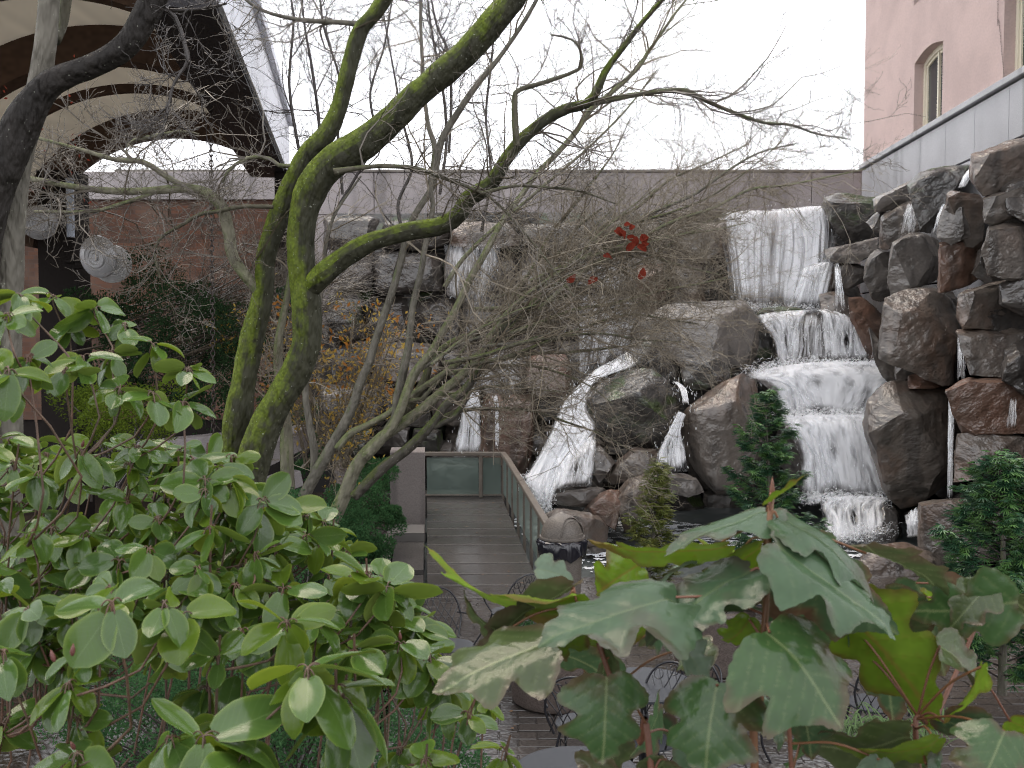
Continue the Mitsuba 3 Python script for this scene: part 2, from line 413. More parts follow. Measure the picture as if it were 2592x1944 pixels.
# ================================================================ pavilion on the left: barrel roof on arched beams
pav = thing('pavilion', 'open pavilion with a barrel roof on brown arched beams over a dark pier', 'pavilion')
scene['beam_brown'] = two(pr(mikit.proc(lambda p, n, uv: mix((.095, .054, .034), (.055, .036, .027), fbm(p.x * 1.1, p.y * 1.1, p.z * 3)) * (.75 + .5 * noise(p.x * 22, p.y * 22, p.z * 22))), .7, .2))
scene['soffit_beige'] = thin(mikit.proc(lambda p, n, uv: mix((.74, .67, .54), (.62, .55, .44), fbm(p.x * .8, p.y * .8, p.z * .8)) * (.9 + .2 * noise(p.x * 9, p.y * .7, p.z * 9))), .8, .2, 1.3)
scene['fascia_dark'] = pr((.02, .018, .021), .5, .3)
scene['roof_white'] = two(pr((.74, .76, .82), .5))
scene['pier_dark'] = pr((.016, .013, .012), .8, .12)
# arches seen from below; each given by its crown, springing and depth in the view
Ax = np.array([(760 - 1106) / 2218, 1, 0.0]); Ax /= np.linalg.norm(Ax)
As = np.array([Ax[1], -Ax[0], 0])
c16 = D(392, 302, 16.0)                                     # crown of the far arch
R0 = 2.13                                                   # radius
def arch_pt(y, a, r):                                       # a: angle from the left springing
    o = c16 + Ax * ((y - 16.0) / Ax[1])
    return o + As * (-math.cos(a) * r) + np.array([0, 0, math.sin(a) * r - R0])
def arch_mesh(y, r0, r1, w, a0=.2, a1=2.2, n=37):
    v, f = [], []
    A = np.linspace(a0, a1, n)
    for a in A:
        for (r, yy) in ((r0, y), (r1, y), (r1, y + w), (r0, y + w)):
            v.append(arch_pt(yy, a, r))
    for i in range(n - 1):
        for k in range(4):
            a, b = i * 4 + k, i * 4 + (k + 1) % 4
            f += [(a, b, b + 4), (a, b + 4, a + 4)]
    f += [(0, 2, 1), (0, 3, 2)]; e = (n - 1) * 4; f += [(e, e + 1, e + 2), (e, e + 2, e + 3)]
    return trimesh.Trimesh(v, f, process=False)
for (y, d_, w_) in ((15.6, .38, .32), (12.85, .1, .1), (11.35, .37, .32), (9.1, .16, .2)):
    part(pav, 'arched_beam', arch_mesh(y, R0, R0 + d_, w_), 'beam_brown')
va = np.linspace(.2, 2.2, 40); vy = np.linspace(7.0, 16.0, 12)
vv = np.array([[arch_pt(y, a, R0 + .39) for a in va] for y in vy]).reshape(-1, 3); vi = (np.arange(11)[:, None] * 40 + np.arange(39)[None]).reshape(-1, 1)
part(pav, 'vault', trimesh.Trimesh(vv, np.vstack([np.hstack([vi, vi + 1, vi + 41]), np.hstack([vi, vi + 41, vi + 40])]), process=False), 'soffit_beige', smooth=True)
# long edge of the roof: dark beam under it, pale fascia outside
def edge(o0, z0, o1, z1, y0=7.6, y1=16.0):
    q = []
    for yy in (y0, y1):
        e = arch_pt(yy, 2.2, R0)
        q += [e + As * o0 + [0, 0, z0], e + As * o1 + [0, 0, z0], e + As * o0 + [0, 0, z1], e + As * o1 + [0, 0, z1]]
    return man(m3.Manifold.hull_points(np.array(q)))
part(pav, 'edge_beam', edge(-.22, -.14, .33, -.02), 'fascia_dark')
part(pav, 'fascia', edge(.332, -.1, .37, .78), 'roof_white')
part(pav, 'gutter', edge(.371, .66, .44, .78), 'roof_white')
# pier and pipe
pc = D(122, 560, 15.2)
part(pav, 'pier', box(pc[0] - .27, pc[0] + .27, 15.2, 15.75, -.2, 5.6), 'pier_dark')
dp = D(152, 460, 15.0)
part(pav, 'downpipe', tube([dp + [0, 0, -.35], dp + [0, 0, .5]], .055, 12), pr((.42, .47, .56), .4))
e_ = arch_pt(15.75, 2.2, R0)
part(pav, 'pier', box(D(606, 400, 15.7)[0] - .08, D(606, 400, 15.7)[0] + .1, 15.65, 15.9, -.2, e_[2] - .05), 'pier_dark')

# brick wall at the back on the left (rows of bricks, too small to pick apart)
bwl = thing('brick_wall', 'red brown brick wall behind the pavilion chain', 'wall')
def brickw(p, n, uv):
    r_ = dr.floor(p.z / .076)
    o = p.x / .22 + .5 * (r_ - 2 * dr.floor(r_ / 2))
    f1, f2 = p.z / .076 - r_, o - dr.floor(o)
    j = mi.Float(1) - sst(0, .1, f1) * sst(1, .9, f1) * sst(0, .05, f2) * sst(1, .95, f2)
    c = mix((.165, .075, .046), (.095, .055, .04), mikit.cell_rand(dr.floor(o), r_, 3))
    c = mix(c, mi.Color3f(.21, .135, .1), sst(.42, .72, fbm(p.x * 1.5, p.z * 1.5, 2)) * .6)
    return mix(c, mi.Color3f(.11, .095, .088), j * .6) * (.5 + .5 * fbm(p.x * .7, p.z * .7, 9))
scene['brick_red'] = pr(mikit.proc(brickw), .75, .25)
xa, xb = D(150, 500, 19)[0], D(660, 500, 19)[0]
part(bwl, 'facing', box(xa - 11, xb, 19, 19.3, 1.6, D(300, 432, 19)[2]), 'brick_red')
part(bwl, 'stone_band', box(xa - 11, xb, 18.94, 19.32, D(300, 432, 19)[2] + .002, D(300, 372, 19)[2], .01), 'wall_granite')
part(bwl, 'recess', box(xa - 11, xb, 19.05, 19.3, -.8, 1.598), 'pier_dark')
# low granite ledge behind the mossy tree
for (a, b, yy, h_) in (((300, 985), (520, 962), 11.5, .32), ((560, 985), (660, 938), 12.5, .26), ((520, 1075), (640, 1030), 12.2, .2)):
    p, q = D(*a, yy), D(*b, yy + .5)
    solo('granite_ledge', xbox(p, q, .3, h_, .01), 'ledge_granite', {0: 'pale granite ledge under the hanging chain', 1: 'upper sloping granite rail right of the mossy trunks', 2: 'lower sloping granite rail right of the mossy trunks'}[_count.get('granite_ledge', 0)], 'ledge')
scene['ledge_granite'] = gran((.27, .245, .245), .15)
# ================================================================ rocks
def rock(poly, Y, th, seed, tilt=.08, rough=1.0, front=None, shrink=.88, grow=1.04, cuts=(4, 8)):
    """an angular boulder: outline in photo pixels at depth Y, th metres thick, with its own facets"""
    r = np.random.default_rng(seed)
    uv = np.array(poly, float)
    c = uv.mean(0); uv = c + (uv - c) * grow
    c = uv.mean(0); ext = np.ptp(uv, axis=0); size = max(ext) / F * Y
    # break long edges of the outline a little
    out = []
    for i in range(len(uv)):
        a, b = uv[i], uv[(i + 1) % len(uv)]
        out += [a, (a + b) / 2 + r.normal(0, .012, 2) * ext]
    out = np.array(out)
    pts = [P(u, v, Y + .42 * th + r.uniform(-.1, .1) * th) for u, v in out]
    if front is None:
        sh = c + (uv - c) * (shrink + r.uniform(-.11, .03, (len(uv), 1))) + np.array([0, tilt * ext[1]])
        tl = r.normal(0, .16, 2)
        for (u, v) in sh:
            pts.append(P(u, v, Y + th * np.clip(((np.array([u, v]) - c) / ext @ tl) + r.uniform(-.06, .06) + .05, -.1, .3)))
    else:
        for (u, v, dy) in front: pts.append(P(u, v, Y + dy * th))
    for (u, v) in c + (uv - c) * .86: pts.append(P(u, v, Y + th * r.uniform(.9, 1.15)))
    m = m3.Manifold.hull_points(np.array(pts))
    q0 = np.array(pts); cc = q0.mean(0)
    for i_ in range(int(r.integers(*cuts)) if front is None else 2):          # split off flat faces
        nn = np.array([r.normal(0, .8), -abs(r.normal(.7, .4)), r.normal(.25, .8)]); nn /= np.linalg.norm(nn)
        hi = ((q0 - cc) @ nn).max()
        m2 = m.trim_by_plane((-nn).tolist(), float(-(cc @ nn + hi * r.uniform(.7, .93))))
        if m2.volume() > .8 * m.volume(): m = m2
    m = m.refine_to_length(max(.05, size / 18))
    t = man(m)
    V = np.array(t.vertices); N = np.array(t.vertex_normals)
    k = 1.0 / max(size, .4)
    d = (meshkit.fbm(V * k * 2.4 + seed, 4, seed) - .5) * .05 * size + (meshkit.fbm(V * 5.2 + seed, 3, seed + 5) - .5) * .06 * rough
    step = meshkit.noise(V * k * 5 + 3 * seed, seed + 9)          # flaked steps
    d += (np.round(step * 4) / 4 - .5) * .034 * min(size, 1.6) * rough
    t.vertices = V + N * d[:, None]
    return t

# the deep dark face behind all stones
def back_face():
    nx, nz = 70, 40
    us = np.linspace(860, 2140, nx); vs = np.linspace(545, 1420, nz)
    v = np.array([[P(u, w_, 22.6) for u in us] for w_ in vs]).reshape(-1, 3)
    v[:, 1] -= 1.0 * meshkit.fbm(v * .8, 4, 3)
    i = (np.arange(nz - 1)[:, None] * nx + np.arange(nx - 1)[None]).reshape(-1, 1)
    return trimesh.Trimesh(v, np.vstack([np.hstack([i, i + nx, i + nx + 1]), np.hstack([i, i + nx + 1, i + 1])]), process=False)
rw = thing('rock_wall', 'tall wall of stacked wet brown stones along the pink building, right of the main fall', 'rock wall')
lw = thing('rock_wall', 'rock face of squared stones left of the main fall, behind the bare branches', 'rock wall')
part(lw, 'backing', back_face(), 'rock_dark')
Yw = lambda u: 20.5 - (u - 2090) / 502 * 7.5
right = [
    (R8([(810, 350), (830, 280), (900, 262), (1050, 262), (1165, 275), (1165, 420), (1110, 450), (1190, 540), (1000, 600), (950, 560), (870, 450)]), 'rock_dark', 20.6),
    (R8([(1165, 290), (1420, 160), (1430, 300), (1240, 370), (1175, 360)]), 'rock_grey', None),
    (R8([(1410, 190), (1480, 110), (1650, 60), (1815, 50), (1820, 80), (1760, 200), (1650, 290), (1600, 400), (1560, 510), (1490, 480), (1440, 310)]), 'rock_dark', None),
    (R8([(1855, -20), (2240, -150), (2240, 150), (2050, 205), (1930, 255), (1850, 160)]), 'rock_brown', None),
    (R8([(1930, 280), (2240, 165), (2240, 390), (1990, 470), (1940, 430)]), 'rock_brown', None),
    (R8([(1680, 260), (1790, 200), (1880, 220), (1930, 290), (1930, 560), (1850, 600), (1700, 590), (1650, 400)]), 'rock_brown', None),
    (R8([(1610, 480), (1660, 345), (1720, 315), (1840, 325), (1840, 530), (1700, 585), (1610, 540)]), 'rock_grey', 'f'),
    (R8([(1110, 450), (1190, 375), (1260, 370), (1240, 500), (1180, 520)]), 'rock_grey', None),
    (R8([(1215, 420), (1310, 350), (1440, 310), (1480, 480), (1440, 540), (1330, 590), (1260, 630), (1200, 620)]), 'rock_brown', None),
    (R8([(820, 640), (960, 620), (1180, 565), (1190, 650), (1110, 690), (1040, 730), (850, 720)]), 'rock_grey', None),
    (R8([(740, 870), (800, 760), (870, 745), (885, 930), (800, 950)]), 'rock_brown', None),
    (R8([(880, 900), (890, 745), (1000, 730), (1100, 760), (1110, 860), (980, 900)]), 'rock_grey', None),
    (R8([(1110, 740), (1170, 650), (1310, 640), (1320, 830), (1270, 985), (1150, 980), (1095, 830)]), 'rock_grey', None),
    (R8([(1300, 600), (1370, 550), (1480, 530), (1620, 560), (1620, 840), (1500, 860), (1380, 920), (1280, 955), (1270, 780)]), 'rock_grey', None),
    (R8([(1625, 600), (1905, 560), (1930, 800), (1830, 880), (1620, 930)]), 'rock_red', None),
    (R8([(1975, 490), (2240, 445), (2240, 840), (2140, 850), (1960, 810), (1925, 640)]), 'rock_brown', None),
    (R8([(1250, 980), (1380, 940), (1560, 930), (1640, 960), (1740, 1080), (1750, 1250), (1680, 1320), (1720, 1560), (1640, 1560), (1450, 1430), (1300, 1410), (1210, 1380)]), 'rock_brown', 'b'),
    (R8([(990, 990), (1080, 985), (1230, 1110), (1240, 1400), (1210, 1425), (1140, 1390), (1100, 1200), (1000, 1110)]), 'rock_red', None),
    (R8([(1755, 960), (1960, 880), (2240, 840), (2240, 1165), (1960, 1160), (1800, 1170), (1760, 1100)]), 'rock_brown', None),
    (R8([(1760, 1215), (1960, 1185), (2240, 1170), (2240, 1530), (1840, 1490), (1790, 1300)]), 'rock_brown', None),
    (B3([(1490, 320), (1700, 215), (2240, 225), (2240, 690), (1900, 690), (1640, 720), (1590, 400)]), 'rock_red', None),
    (B3([(1600, 735), (1840, 730), (2240, 740), (2240, 1120), (1700, 1130), (1560, 1160)]), 'rock_brown', None),
    (B3([(1250, 1380), (1500, 1340), (1800, 1370), (2240, 1300), (2240, 1900), (1250, 1900)]), 'rock_brown', None),
    (R8([(780, 960), (900, 940), (1010, 990), (1110, 1180), (960, 1110), (800, 1060)]), 'rock_brown', None),
    (R8([(1130, 1190), (1250, 1390), (1300, 1560), (1450, 1650), (1300, 1600), (1180, 1430)]), 'rock_grey', None),
    (B3([(1010, 60), (1190, 60), (1200, 170), (1120, 240), (1020, 240)]), 'rock_grey', None),
    (B3([(1140, 190), (1300, 160), (1460, 270), (1380, 300), (1140, 300)]), 'rock_red', None),
]
for k, (pl, mt, yy) in enumerate(right):
    uc = np.mean(np.array(pl), 0)[0]
    Yr = (yy if isinstance(yy, (int, float)) else Yw(uc))
    if pl and k > 19: Yr = min(Yr, Yw(uc) - .6)
    if yy == 'b': Yr -= .8
    if yy == 'f': Yr -= .5
    w_ = np.ptp(np.array(pl)[:, 0]) / F * Yr
    part(rw, 'stone', rock(pl, Yr, max(.9, min(1.5, w_)), 100 + k, shrink=.98, grow=1.06, cuts=(2, 5), tilt=.05), mt, smooth=30)
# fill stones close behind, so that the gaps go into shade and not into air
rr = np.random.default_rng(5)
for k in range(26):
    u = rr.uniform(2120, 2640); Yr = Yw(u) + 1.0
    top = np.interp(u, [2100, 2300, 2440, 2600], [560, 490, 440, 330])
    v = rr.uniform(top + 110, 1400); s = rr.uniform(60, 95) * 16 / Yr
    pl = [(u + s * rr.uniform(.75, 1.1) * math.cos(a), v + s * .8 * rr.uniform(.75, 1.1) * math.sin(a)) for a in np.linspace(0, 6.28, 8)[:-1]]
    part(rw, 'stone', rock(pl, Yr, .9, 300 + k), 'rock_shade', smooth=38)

# left wall: courses of squared stones
rr = np.random.default_rng(11)
v = 556.0; row = 0
while v < 1330:
    h = rr.uniform(70, 120); u = 850 + rr.uniform(-60, 0)
    while u < 1860:
        w_ = rr.uniform(85, 190)
        if u + w_ * .5 < 1840:
            j = lambda s: rr.normal(0, s)
            top = v + 6 + (rr.uniform(-10, 16) if row == 0 else 0)
            pl = [(u + 4 + j(4), top + j(5)), (u + w_ * .5 + j(8), top + j(6)), (u + w_ - 4 + j(4), top + j(5)), (u + w_ - 3 + j(4), v + h * .5), (u + w_ - 4 + j(4), v + h - 4 + j(5)), (u + w_ * .5, v + h + j(4)), (u + 4 + j(4), v + h - 4 + j(5)), (u + 2, v + h * .5)]
            Yr = 21.7 - .055 * (v - 556) / 10 * .35 + rr.uniform(-.35, .35)
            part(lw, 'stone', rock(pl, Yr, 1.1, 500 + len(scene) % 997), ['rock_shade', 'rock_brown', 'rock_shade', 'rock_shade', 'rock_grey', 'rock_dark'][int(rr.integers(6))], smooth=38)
        u += w_
    v += h; row += 1
for k, (pl, mt, yy) in enumerate([
    (B1([(780, 0), (930, -25), (1310, 0), (1280, 540), (1210, 740), (780, 560)]), 'rock_red', 19.9),
    (R7([(640, 1180), (700, 1090), (900, 1080), (960, 1190), (930, 1370), (730, 1400), (640, 1320)]), 'rock_red', 20.1),
    (R7([(310, 1270), (400, 1170), (600, 1130), (640, 1320), (560, 1370), (310, 1370)]), 'rock_grey', 20.2),
    (R7([(720, 1420), (930, 1380), (1000, 1320), (1040, 1330), (900, 1520), (740, 1580)]), 'rock_dark', 20.0),
    (R7([(660, 690), (980, 690), (990, 880), (700, 890)]), 'rock_grey', 20.8),
    (R7([(1010, 700), (1390, 690), (1380, 1080), (1000, 1230)]), 'rock_brown', 20.9),
    (R7([(1680, 190), (2020, 170), (2030, 440), (1900, 470), (1690, 330)]), 'rock_brown', 21.0),
    (R7([(1660, 480), (1880, 470), (1890, 740), (1650, 760)]), 'rock_brown', 20.9),
    (R7([(1420, 480), (1600, 460), (1620, 720), (1410, 720)]), 'rock_red', 20.8),
    (B1([(300, 440), (520, 420), (560, 700), (300, 740)]), 'rock_grey', 20.6),
]):
    part(lw, 'stone', rock(pl, yy, 1.1, 700 + k), mt, smooth=38)

# the boulders of the cascade, each a thing
blds = [
    (R8([(90, 430), (300, 400), (560, 375), (830, 345), (880, 640), (870, 820), (720, 1080), (210, 1060), (110, 600)]), 21.45, 1.0, 'rock_brown', 'upright brown rock slab behind the main falling curtain', {'shrink': .92, 'tilt': .03}),
    (R8([(440, 1120), (560, 1070), (760, 1060), (960, 1115), (1080, 1210), (1140, 1420), (900, 1470), (600, 1470), (480, 1420)]), 19.9, 1.3, 'rock_grey', 'rounded grey boulder split by the water below the main curtain', {}),
    (R8([(340, 1105), (390, 1050), (540, 1040), (660, 1060), (640, 1105), (400, 1115)]), 19.8, .6, 'rock_dark', 'small flat dark rock at the foot of the main curtain', {}),
    (R8([(300, 1510), (700, 1445), (1250, 1450), (1290, 1570), (1150, 1680), (500, 1700)]), 19.0, 1.2, 'rock_grey', 'broad ledge rock under the white middle step of the cascade', {}),
    (B3([(-60, 590), (300, 540), (720, 570), (880, 1000), (930, 1330), (150, 1330), (-100, 900)]), 18.5, 1.2, 'rock_grey', 'low steep rock under the last drop of the cascade', {}),
    (B3([(640, 1400), (900, 1370), (1040, 1440), (1080, 1800), (700, 1800)]), 17.2, .8, 'rock_grey', 'small wet rock in the splash right of the cascade foot', {}),
    (R7([(1470, 850), (1620, 760), (1800, 730), (2130, 735), (2212, 790), (2290, 880), (2260, 1040), (2180, 1200), (2060, 1230), (1750, 1220), (1600, 1100), (1460, 1010), (1400, 930)]), 18.9, 1.9, 'rock_grey', 'large pale grey slab leaning left of the main cascade',
     {'front': [(1700, 800, .1), (1820, 830, -.05), (1890, 800, .0), (1730, 930, .0), (1790, 940, -.1), (1870, 930, -.05), (1660, 870, .25), (1640, 850, .3)]}),
    (R7([(1330, 1090), (1390, 990), (1480, 930), (1640, 1090), (1750, 1225), (1740, 1300), (1500, 1210), (1360, 1180)]), 18.9, 1.2, 'rock_dark', 'black mossy rock tucked under the large pale slab', {}),
    (R7([(1740, 1220), (1760, 1130), (1990, 1115), (2090, 1240), (1960, 1320), (1800, 1350), (1750, 1300)]), 18.0, .9, 'rock_dark', 'small black angular rock above the round boulder', {}),
    (B2([(-40, 380), (60, 260), (250, 160), (420, 120), (560, 140), (700, 240), (790, 420), (780, 580), (700, 650), (640, 850), (400, 890), (100, 810), (20, 640)]), 17.4, 1.6, 'rock_dark', 'big round dark boulder with a flat pale top, between two streams',
     {'front': [(1500 + .27125 * a, 900 + .27125 * b, d_) for a, b, d_ in ((20, 430, .2), (200, 380, .08), (400, 300, -.02), (560, 500, -.05), (720, 630, .1), (560, 780, .12), (300, 800, .16), (90, 700, .25), (520, 180, .38))]}),
    (B2([(810, 600), (900, 480), (1060, 350), (1400, 185), (1510, 215), (1560, 330), (1600, 800), (1480, 1250), (1160, 1290), (1000, 1100), (880, 900), (820, 760)]), 17.4, 1.5, 'rock_brown', 'tall rust brown boulder with a slanting top behind the green conifer',
     {'front': [(1500 + .27125 * a, 900 + .27125 * b, d_) for a, b, d_ in ((880, 560, .1), (960, 520, 0), (1260, 470, -.05), (1500, 350, .05), (1560, 800, .1), (1440, 1200, .1), (1160, 1260, .0), (1020, 1000, .0), (1100, 800, -.05))]}),
    (B2([(110, 1130), (220, 1000), (380, 865), (640, 875), (610, 1000), (560, 1080), (300, 1150), (180, 1190)]), 17.2, .9, 'rock_brown', 'ribbed brown rock below the big round boulder', {}),
    (B2([(680, 1120), (850, 1090), (960, 1140), (1040, 1270), (900, 1310), (720, 1280)]), 16.6, .7, 'rock_grey', 'small ribbed rock at the foot of the rust brown boulder', {}),
    (B2([(-10, 880), (60, 830), (110, 900), (210, 1000), (120, 1130), (60, 1180), (-10, 1060)]), 17.1, .7, 'rock_grey', 'narrow grey rock wedged left under the big round boulder', {}),
    (B2([(240, 1450), (220, 1260), (320, 1160), (560, 1095), (690, 1110), (740, 1290), (560, 1500), (300, 1640)]), 16.5, .9, 'rock_brown', 'long pale brown rock behind the yellowish conifer', {}),
    (B1([(1400, 1000), (1480, 930), (1600, 895), (1850, 868), (1940, 880), (1880, 1030), (1560, 1030)]), 16.8, .8, 'rock_grey', 'flat topped rock where the diagonal stream ends', {}),
    (B1([(1410, 1110), (1500, 1070), (1720, 1080), (1900, 1130), (1990, 1230), (1960, 1390), (1760, 1420), (1420, 1250)]), 15.9, .9, 'rock_brown', 'long low rock behind the litter bin', {}),
    (B1([(1750, 1080), (1900, 930), (2080, 880), (2130, 960), (2060, 1250), (1960, 1180)]), 16.6, .7, 'rock_red', 'rusty red slab standing right of the flat topped rock', {}),
    (B1([(1440, 900), (1560, 700), (1700, 540), (1860, 430), (1950, 640), (1930, 900), (1700, 880)]), 17.7, .9, 'rock_brown', 'smooth brown rock under the spreading diagonal stream', {}),
    (B3([(760, 420), (850, 320), (1010, 250), (1140, 300), (1380, 280), (1500, 290), (1550, 500), (1600, 700), (1680, 950), (1520, 1150), (1420, 1170), (1240, 1330), (1130, 1440), (1000, 1400), (940, 1340), (870, 1000), (770, 780), (715, 640), (780, 560)]), 15.9, 1.5, 'rock_brown', 'huge tilted brown boulder leaning right of the main cascade',
     {'front': [(1992 + .27125 * a, 900 + .27125 * b, d_) for a, b, d_ in ((790, 740, .05), (1100, 580, -.12), (1200, 600, -.12), (1400, 1050, -.05), (1130, 1380, .05), (980, 1330, .1), (860, 430, .22), (1120, 380, .2), (1460, 450, .22), (1580, 900, .2))]}),
    (B1([(1600, 1430), (1900, 1380), (2100, 1450), (2100, 1640), (1600, 1640)]), 16.0, .6, 'rock_dark', 'low dark rock awash beside the litter bin', {}),
    ([(u * K, v * K) for u, v in ((1845, 1225), (1880, 1180), (1960, 1172), (2030, 1200), (2050, 1260), (1960, 1300), (1850, 1290))], 14.2, .8, 'rock_brown', 'low brown rock at the pool edge under the tilted boulder', {}),
    ([(u * K, v * K) for u, v in ((1700, 1235), (1740, 1205), (1820, 1210), (1850, 1250), (1830, 1300), (1710, 1300))], 14.0, .7, 'rock_grey', 'flat grey rock at the pool edge in front of the cascade foot', {}),
]
for k, (pl, yy, th, mt, lab, kw) in enumerate(blds):
    solo('boulder', rock(pl, yy, th, 900 + k, **kw), mt, lab, 'boulder', smooth=38)

# ================================================================ water
scene['water_white'] = two(pr((.93, .94, .96), .35, .5))
scene['water_strand'] = two(pr((.9, .92, .94), .25, .6))
scene['water_thin'] = two(pr((.62, .64, .67), .2, .7))

def surf(rows):
    """rows of (u, v, Y) from lip to foot -> function (s, t) -> world points"""
    n = max(len(r) for r in rows)
    g = np.array([catmull([P(*q) for q in r], 24) for r in rows])           # R x 24 x 3
    g = np.stack([catmull(g[:, i], 40) for i in range(24)], 1)               # 40 x 24 x 3
    def f(s, t):
        a, b = np.clip(t, 0, 1) * 39, np.clip(s, 0, 1) * 23
        i, j = np.minimum(a.astype(int), 38), np.minimum(b.astype(int), 22)
        x, y = (a - i)[..., None], (b - j)[..., None]
        return (g[i, j] * (1 - x) * (1 - y) + g[i + 1, j] * x * (1 - y) + g[i, j + 1] * (1 - x) * y + g[i + 1, j + 1] * x * y)
    return f

def strands(f, n, rng, w=(.008, .022), ln=(.12, .5), out=.09, side=.02, dens=None, sides=4, Kn=7, rag=.1):
    s = rng.random(n)
    if dens is not None: s = dens(s, rng)
    L = rng.uniform(*ln, n); t0 = rng.uniform(-.05, 1.0 - L * .6)
    t = t0[:, None] + L[:, None] * np.linspace(0, 1, Kn)[None]
    cut = meshkit.noise(np.stack([s * 37, s * 0, s * 0], -1), n)
    t = np.clip(t, -.02, 1) * (1 - rag * cut - rag * .5 * rng.random(n))[:, None] + (rag * .25 * meshkit.noise(np.stack([s * 23, s * 0 + 5, s * 0], -1), n) - rag * .1)[:, None]
    wob = np.cumsum(rng.normal(0, side / Kn, (n, Kn)), 1)
    p = f(s[:, None] + wob + 0 * t, t)
    o = rng.uniform(0, out, n)
    p = p + np.array([0, -1, .15]) * o[:, None, None] + rng.normal(0, .004, p.shape)
    r = rng.uniform(*w, n)[:, None] * np.sin(np.pi * np.linspace(.02, .98, Kn))[None] ** .7
    keep = np.linalg.norm(p[:, -1] - p[:, 0], axis=1) > .02
    return tubes(p[keep], r[keep], sides, .55)

def veil_mat(k, ka, th, cover, seed, fade=0.0):
    """falling water: clear film where it is thin, white where it is broken up; uv = (across, along) from 0 to 1"""
    def w(p, n, uv):
        s, t = uv.x, uv.y
        wob = .5 * fbm(s * 6, t * 3 + seed, 2) / k * 6
        a = fbm((s + wob) * k, t * ka + seed, seed, 4)
        b = fbm(s * k * .22 + 9, t * ka * .6, seed + 3, 3)
        fine = fbm((s + wob) * k * 3.1, t * ka * 2.2, seed + 7, 2)
        v = a * .5 + b * .4 + fine * .2
        e = sst(0, .09, s - .10 * (noise(t * 9, seed) - .3)) * sst(0, .09, 1 - s - .10 * (noise(t * 9, seed + 5) - .3))
        e = e * sst(0, .10, 1 - t - .1 * noise(s * k * .5, seed))
        if fade: e = e * sst(0, fade, t - fade * .8 * noise(s * k * .5, seed + 9))
        return dr.clip(sst(th - .17, th + .19, v) * e * cover, 0, 1)
    return {'type': 'blendbsdf', 'weight': mikit.proc(w), 'a': {'type': 'thindielectric', 'int_ior': 1.2}, 'b': thin((.94, .95, .97), .5, .7, 1.33)}
scene['veil_wide'] = veil_mat(46, 1.6, .53, 1.0, 1)
scene['veil_mid'] = veil_mat(15, 3.0, .50, 1.0, 2)
scene['veil_rush'] = veil_mat(13, 5.0, .485, 1.0, 3, .1)
scene['veil_broad'] = veil_mat(17, 5.0, .465, 1.0, 4)
scene['veil_thin'] = veil_mat(26, 1.6, .57, .8, 5, .12)
scene['veil_faint'] = veil_mat(24, 1.4, .6, .5, 8, .15)
scene['veil_narrow'] = veil_mat(6, 4.0, .46, .9, 6, .12)

def film(f, nx, nt, seed, out=.03, amp=.06, sx=20, st=4):
    s, t = np.meshgrid(np.linspace(-.06, 1.06, nx), np.linspace(0, 1, nt))
    g = f(s, t)
    L, R = f(np.zeros_like(s), t), f(np.ones_like(s), t)
    g = g + np.where(s < 0, s, np.where(s > 1, s - 1, 0))[..., None] * (R - L)
    h = meshkit.fbm(np.stack([s * sx, t * st, s * 0], -1), 4, seed)
    p = g + np.array([0, -1, .2]) * (out + amp * h)[..., None]
    i = (np.arange(nt - 1)[:, None] * nx + np.arange(nx - 1)[None]).reshape(-1, 1)
    fc = np.vstack([np.hstack([i, i + nx, i + nx + 1]), np.hstack([i, i + nx + 1, i + 1])])
    return trimesh.Trimesh(p.reshape(-1, 3), fc, process=False), np.stack([np.clip((s + .06) / 1.12, 0, 1), t], -1).reshape(-1, 2)

def foam(line, n, rng, rad=None, spread=(.25, .12, .12)):
    """torn white water along a line of (u, v, Y): short curved shreds thrown up and out"""
    n = n * 4
    L = catmull([P(*q) for q in line], 60)
    c = L[rng.integers(0, 60, n)] + rng.normal(0, 1, (n, 3)) * np.array(spread)
    d = rng.normal(0, 1, (n, 3)) * [1, .6, .5] + [0, -.5, .35]; d /= np.linalg.norm(d, axis=1, keepdims=True)
    l = rng.uniform(.02, .1, (n, 1, 1)); t = np.linspace(-.5, .5, 5)[None, :, None]
    p = c[:, None] + d[:, None] * l * t - np.array([0, 0, .5]) * l * t * t * 2 + rng.normal(0, .003, (n, 5, 3))
    r = rng.uniform(.0012, .0045, (n, 1)) * np.array([.3, .8, 1, .8, .3])[None]
    return tubes(p, r, 4)

def drops(f, n, rng, out=.5):
    p = f(rng.random(n), rng.uniform(.1, 1, n))
    p = p + rng.normal(0, 1, p.shape) * np.array([.12, .1, .1]) + np.array([0, -1, .1]) * rng.uniform(0, out, n)[:, None] * .5
    q = np.stack([p, p + rng.normal(0, .012, p.shape) + [0, 0, -.04]], 1)
    return tubes(q, np.full((n, 2), .0045), 3)

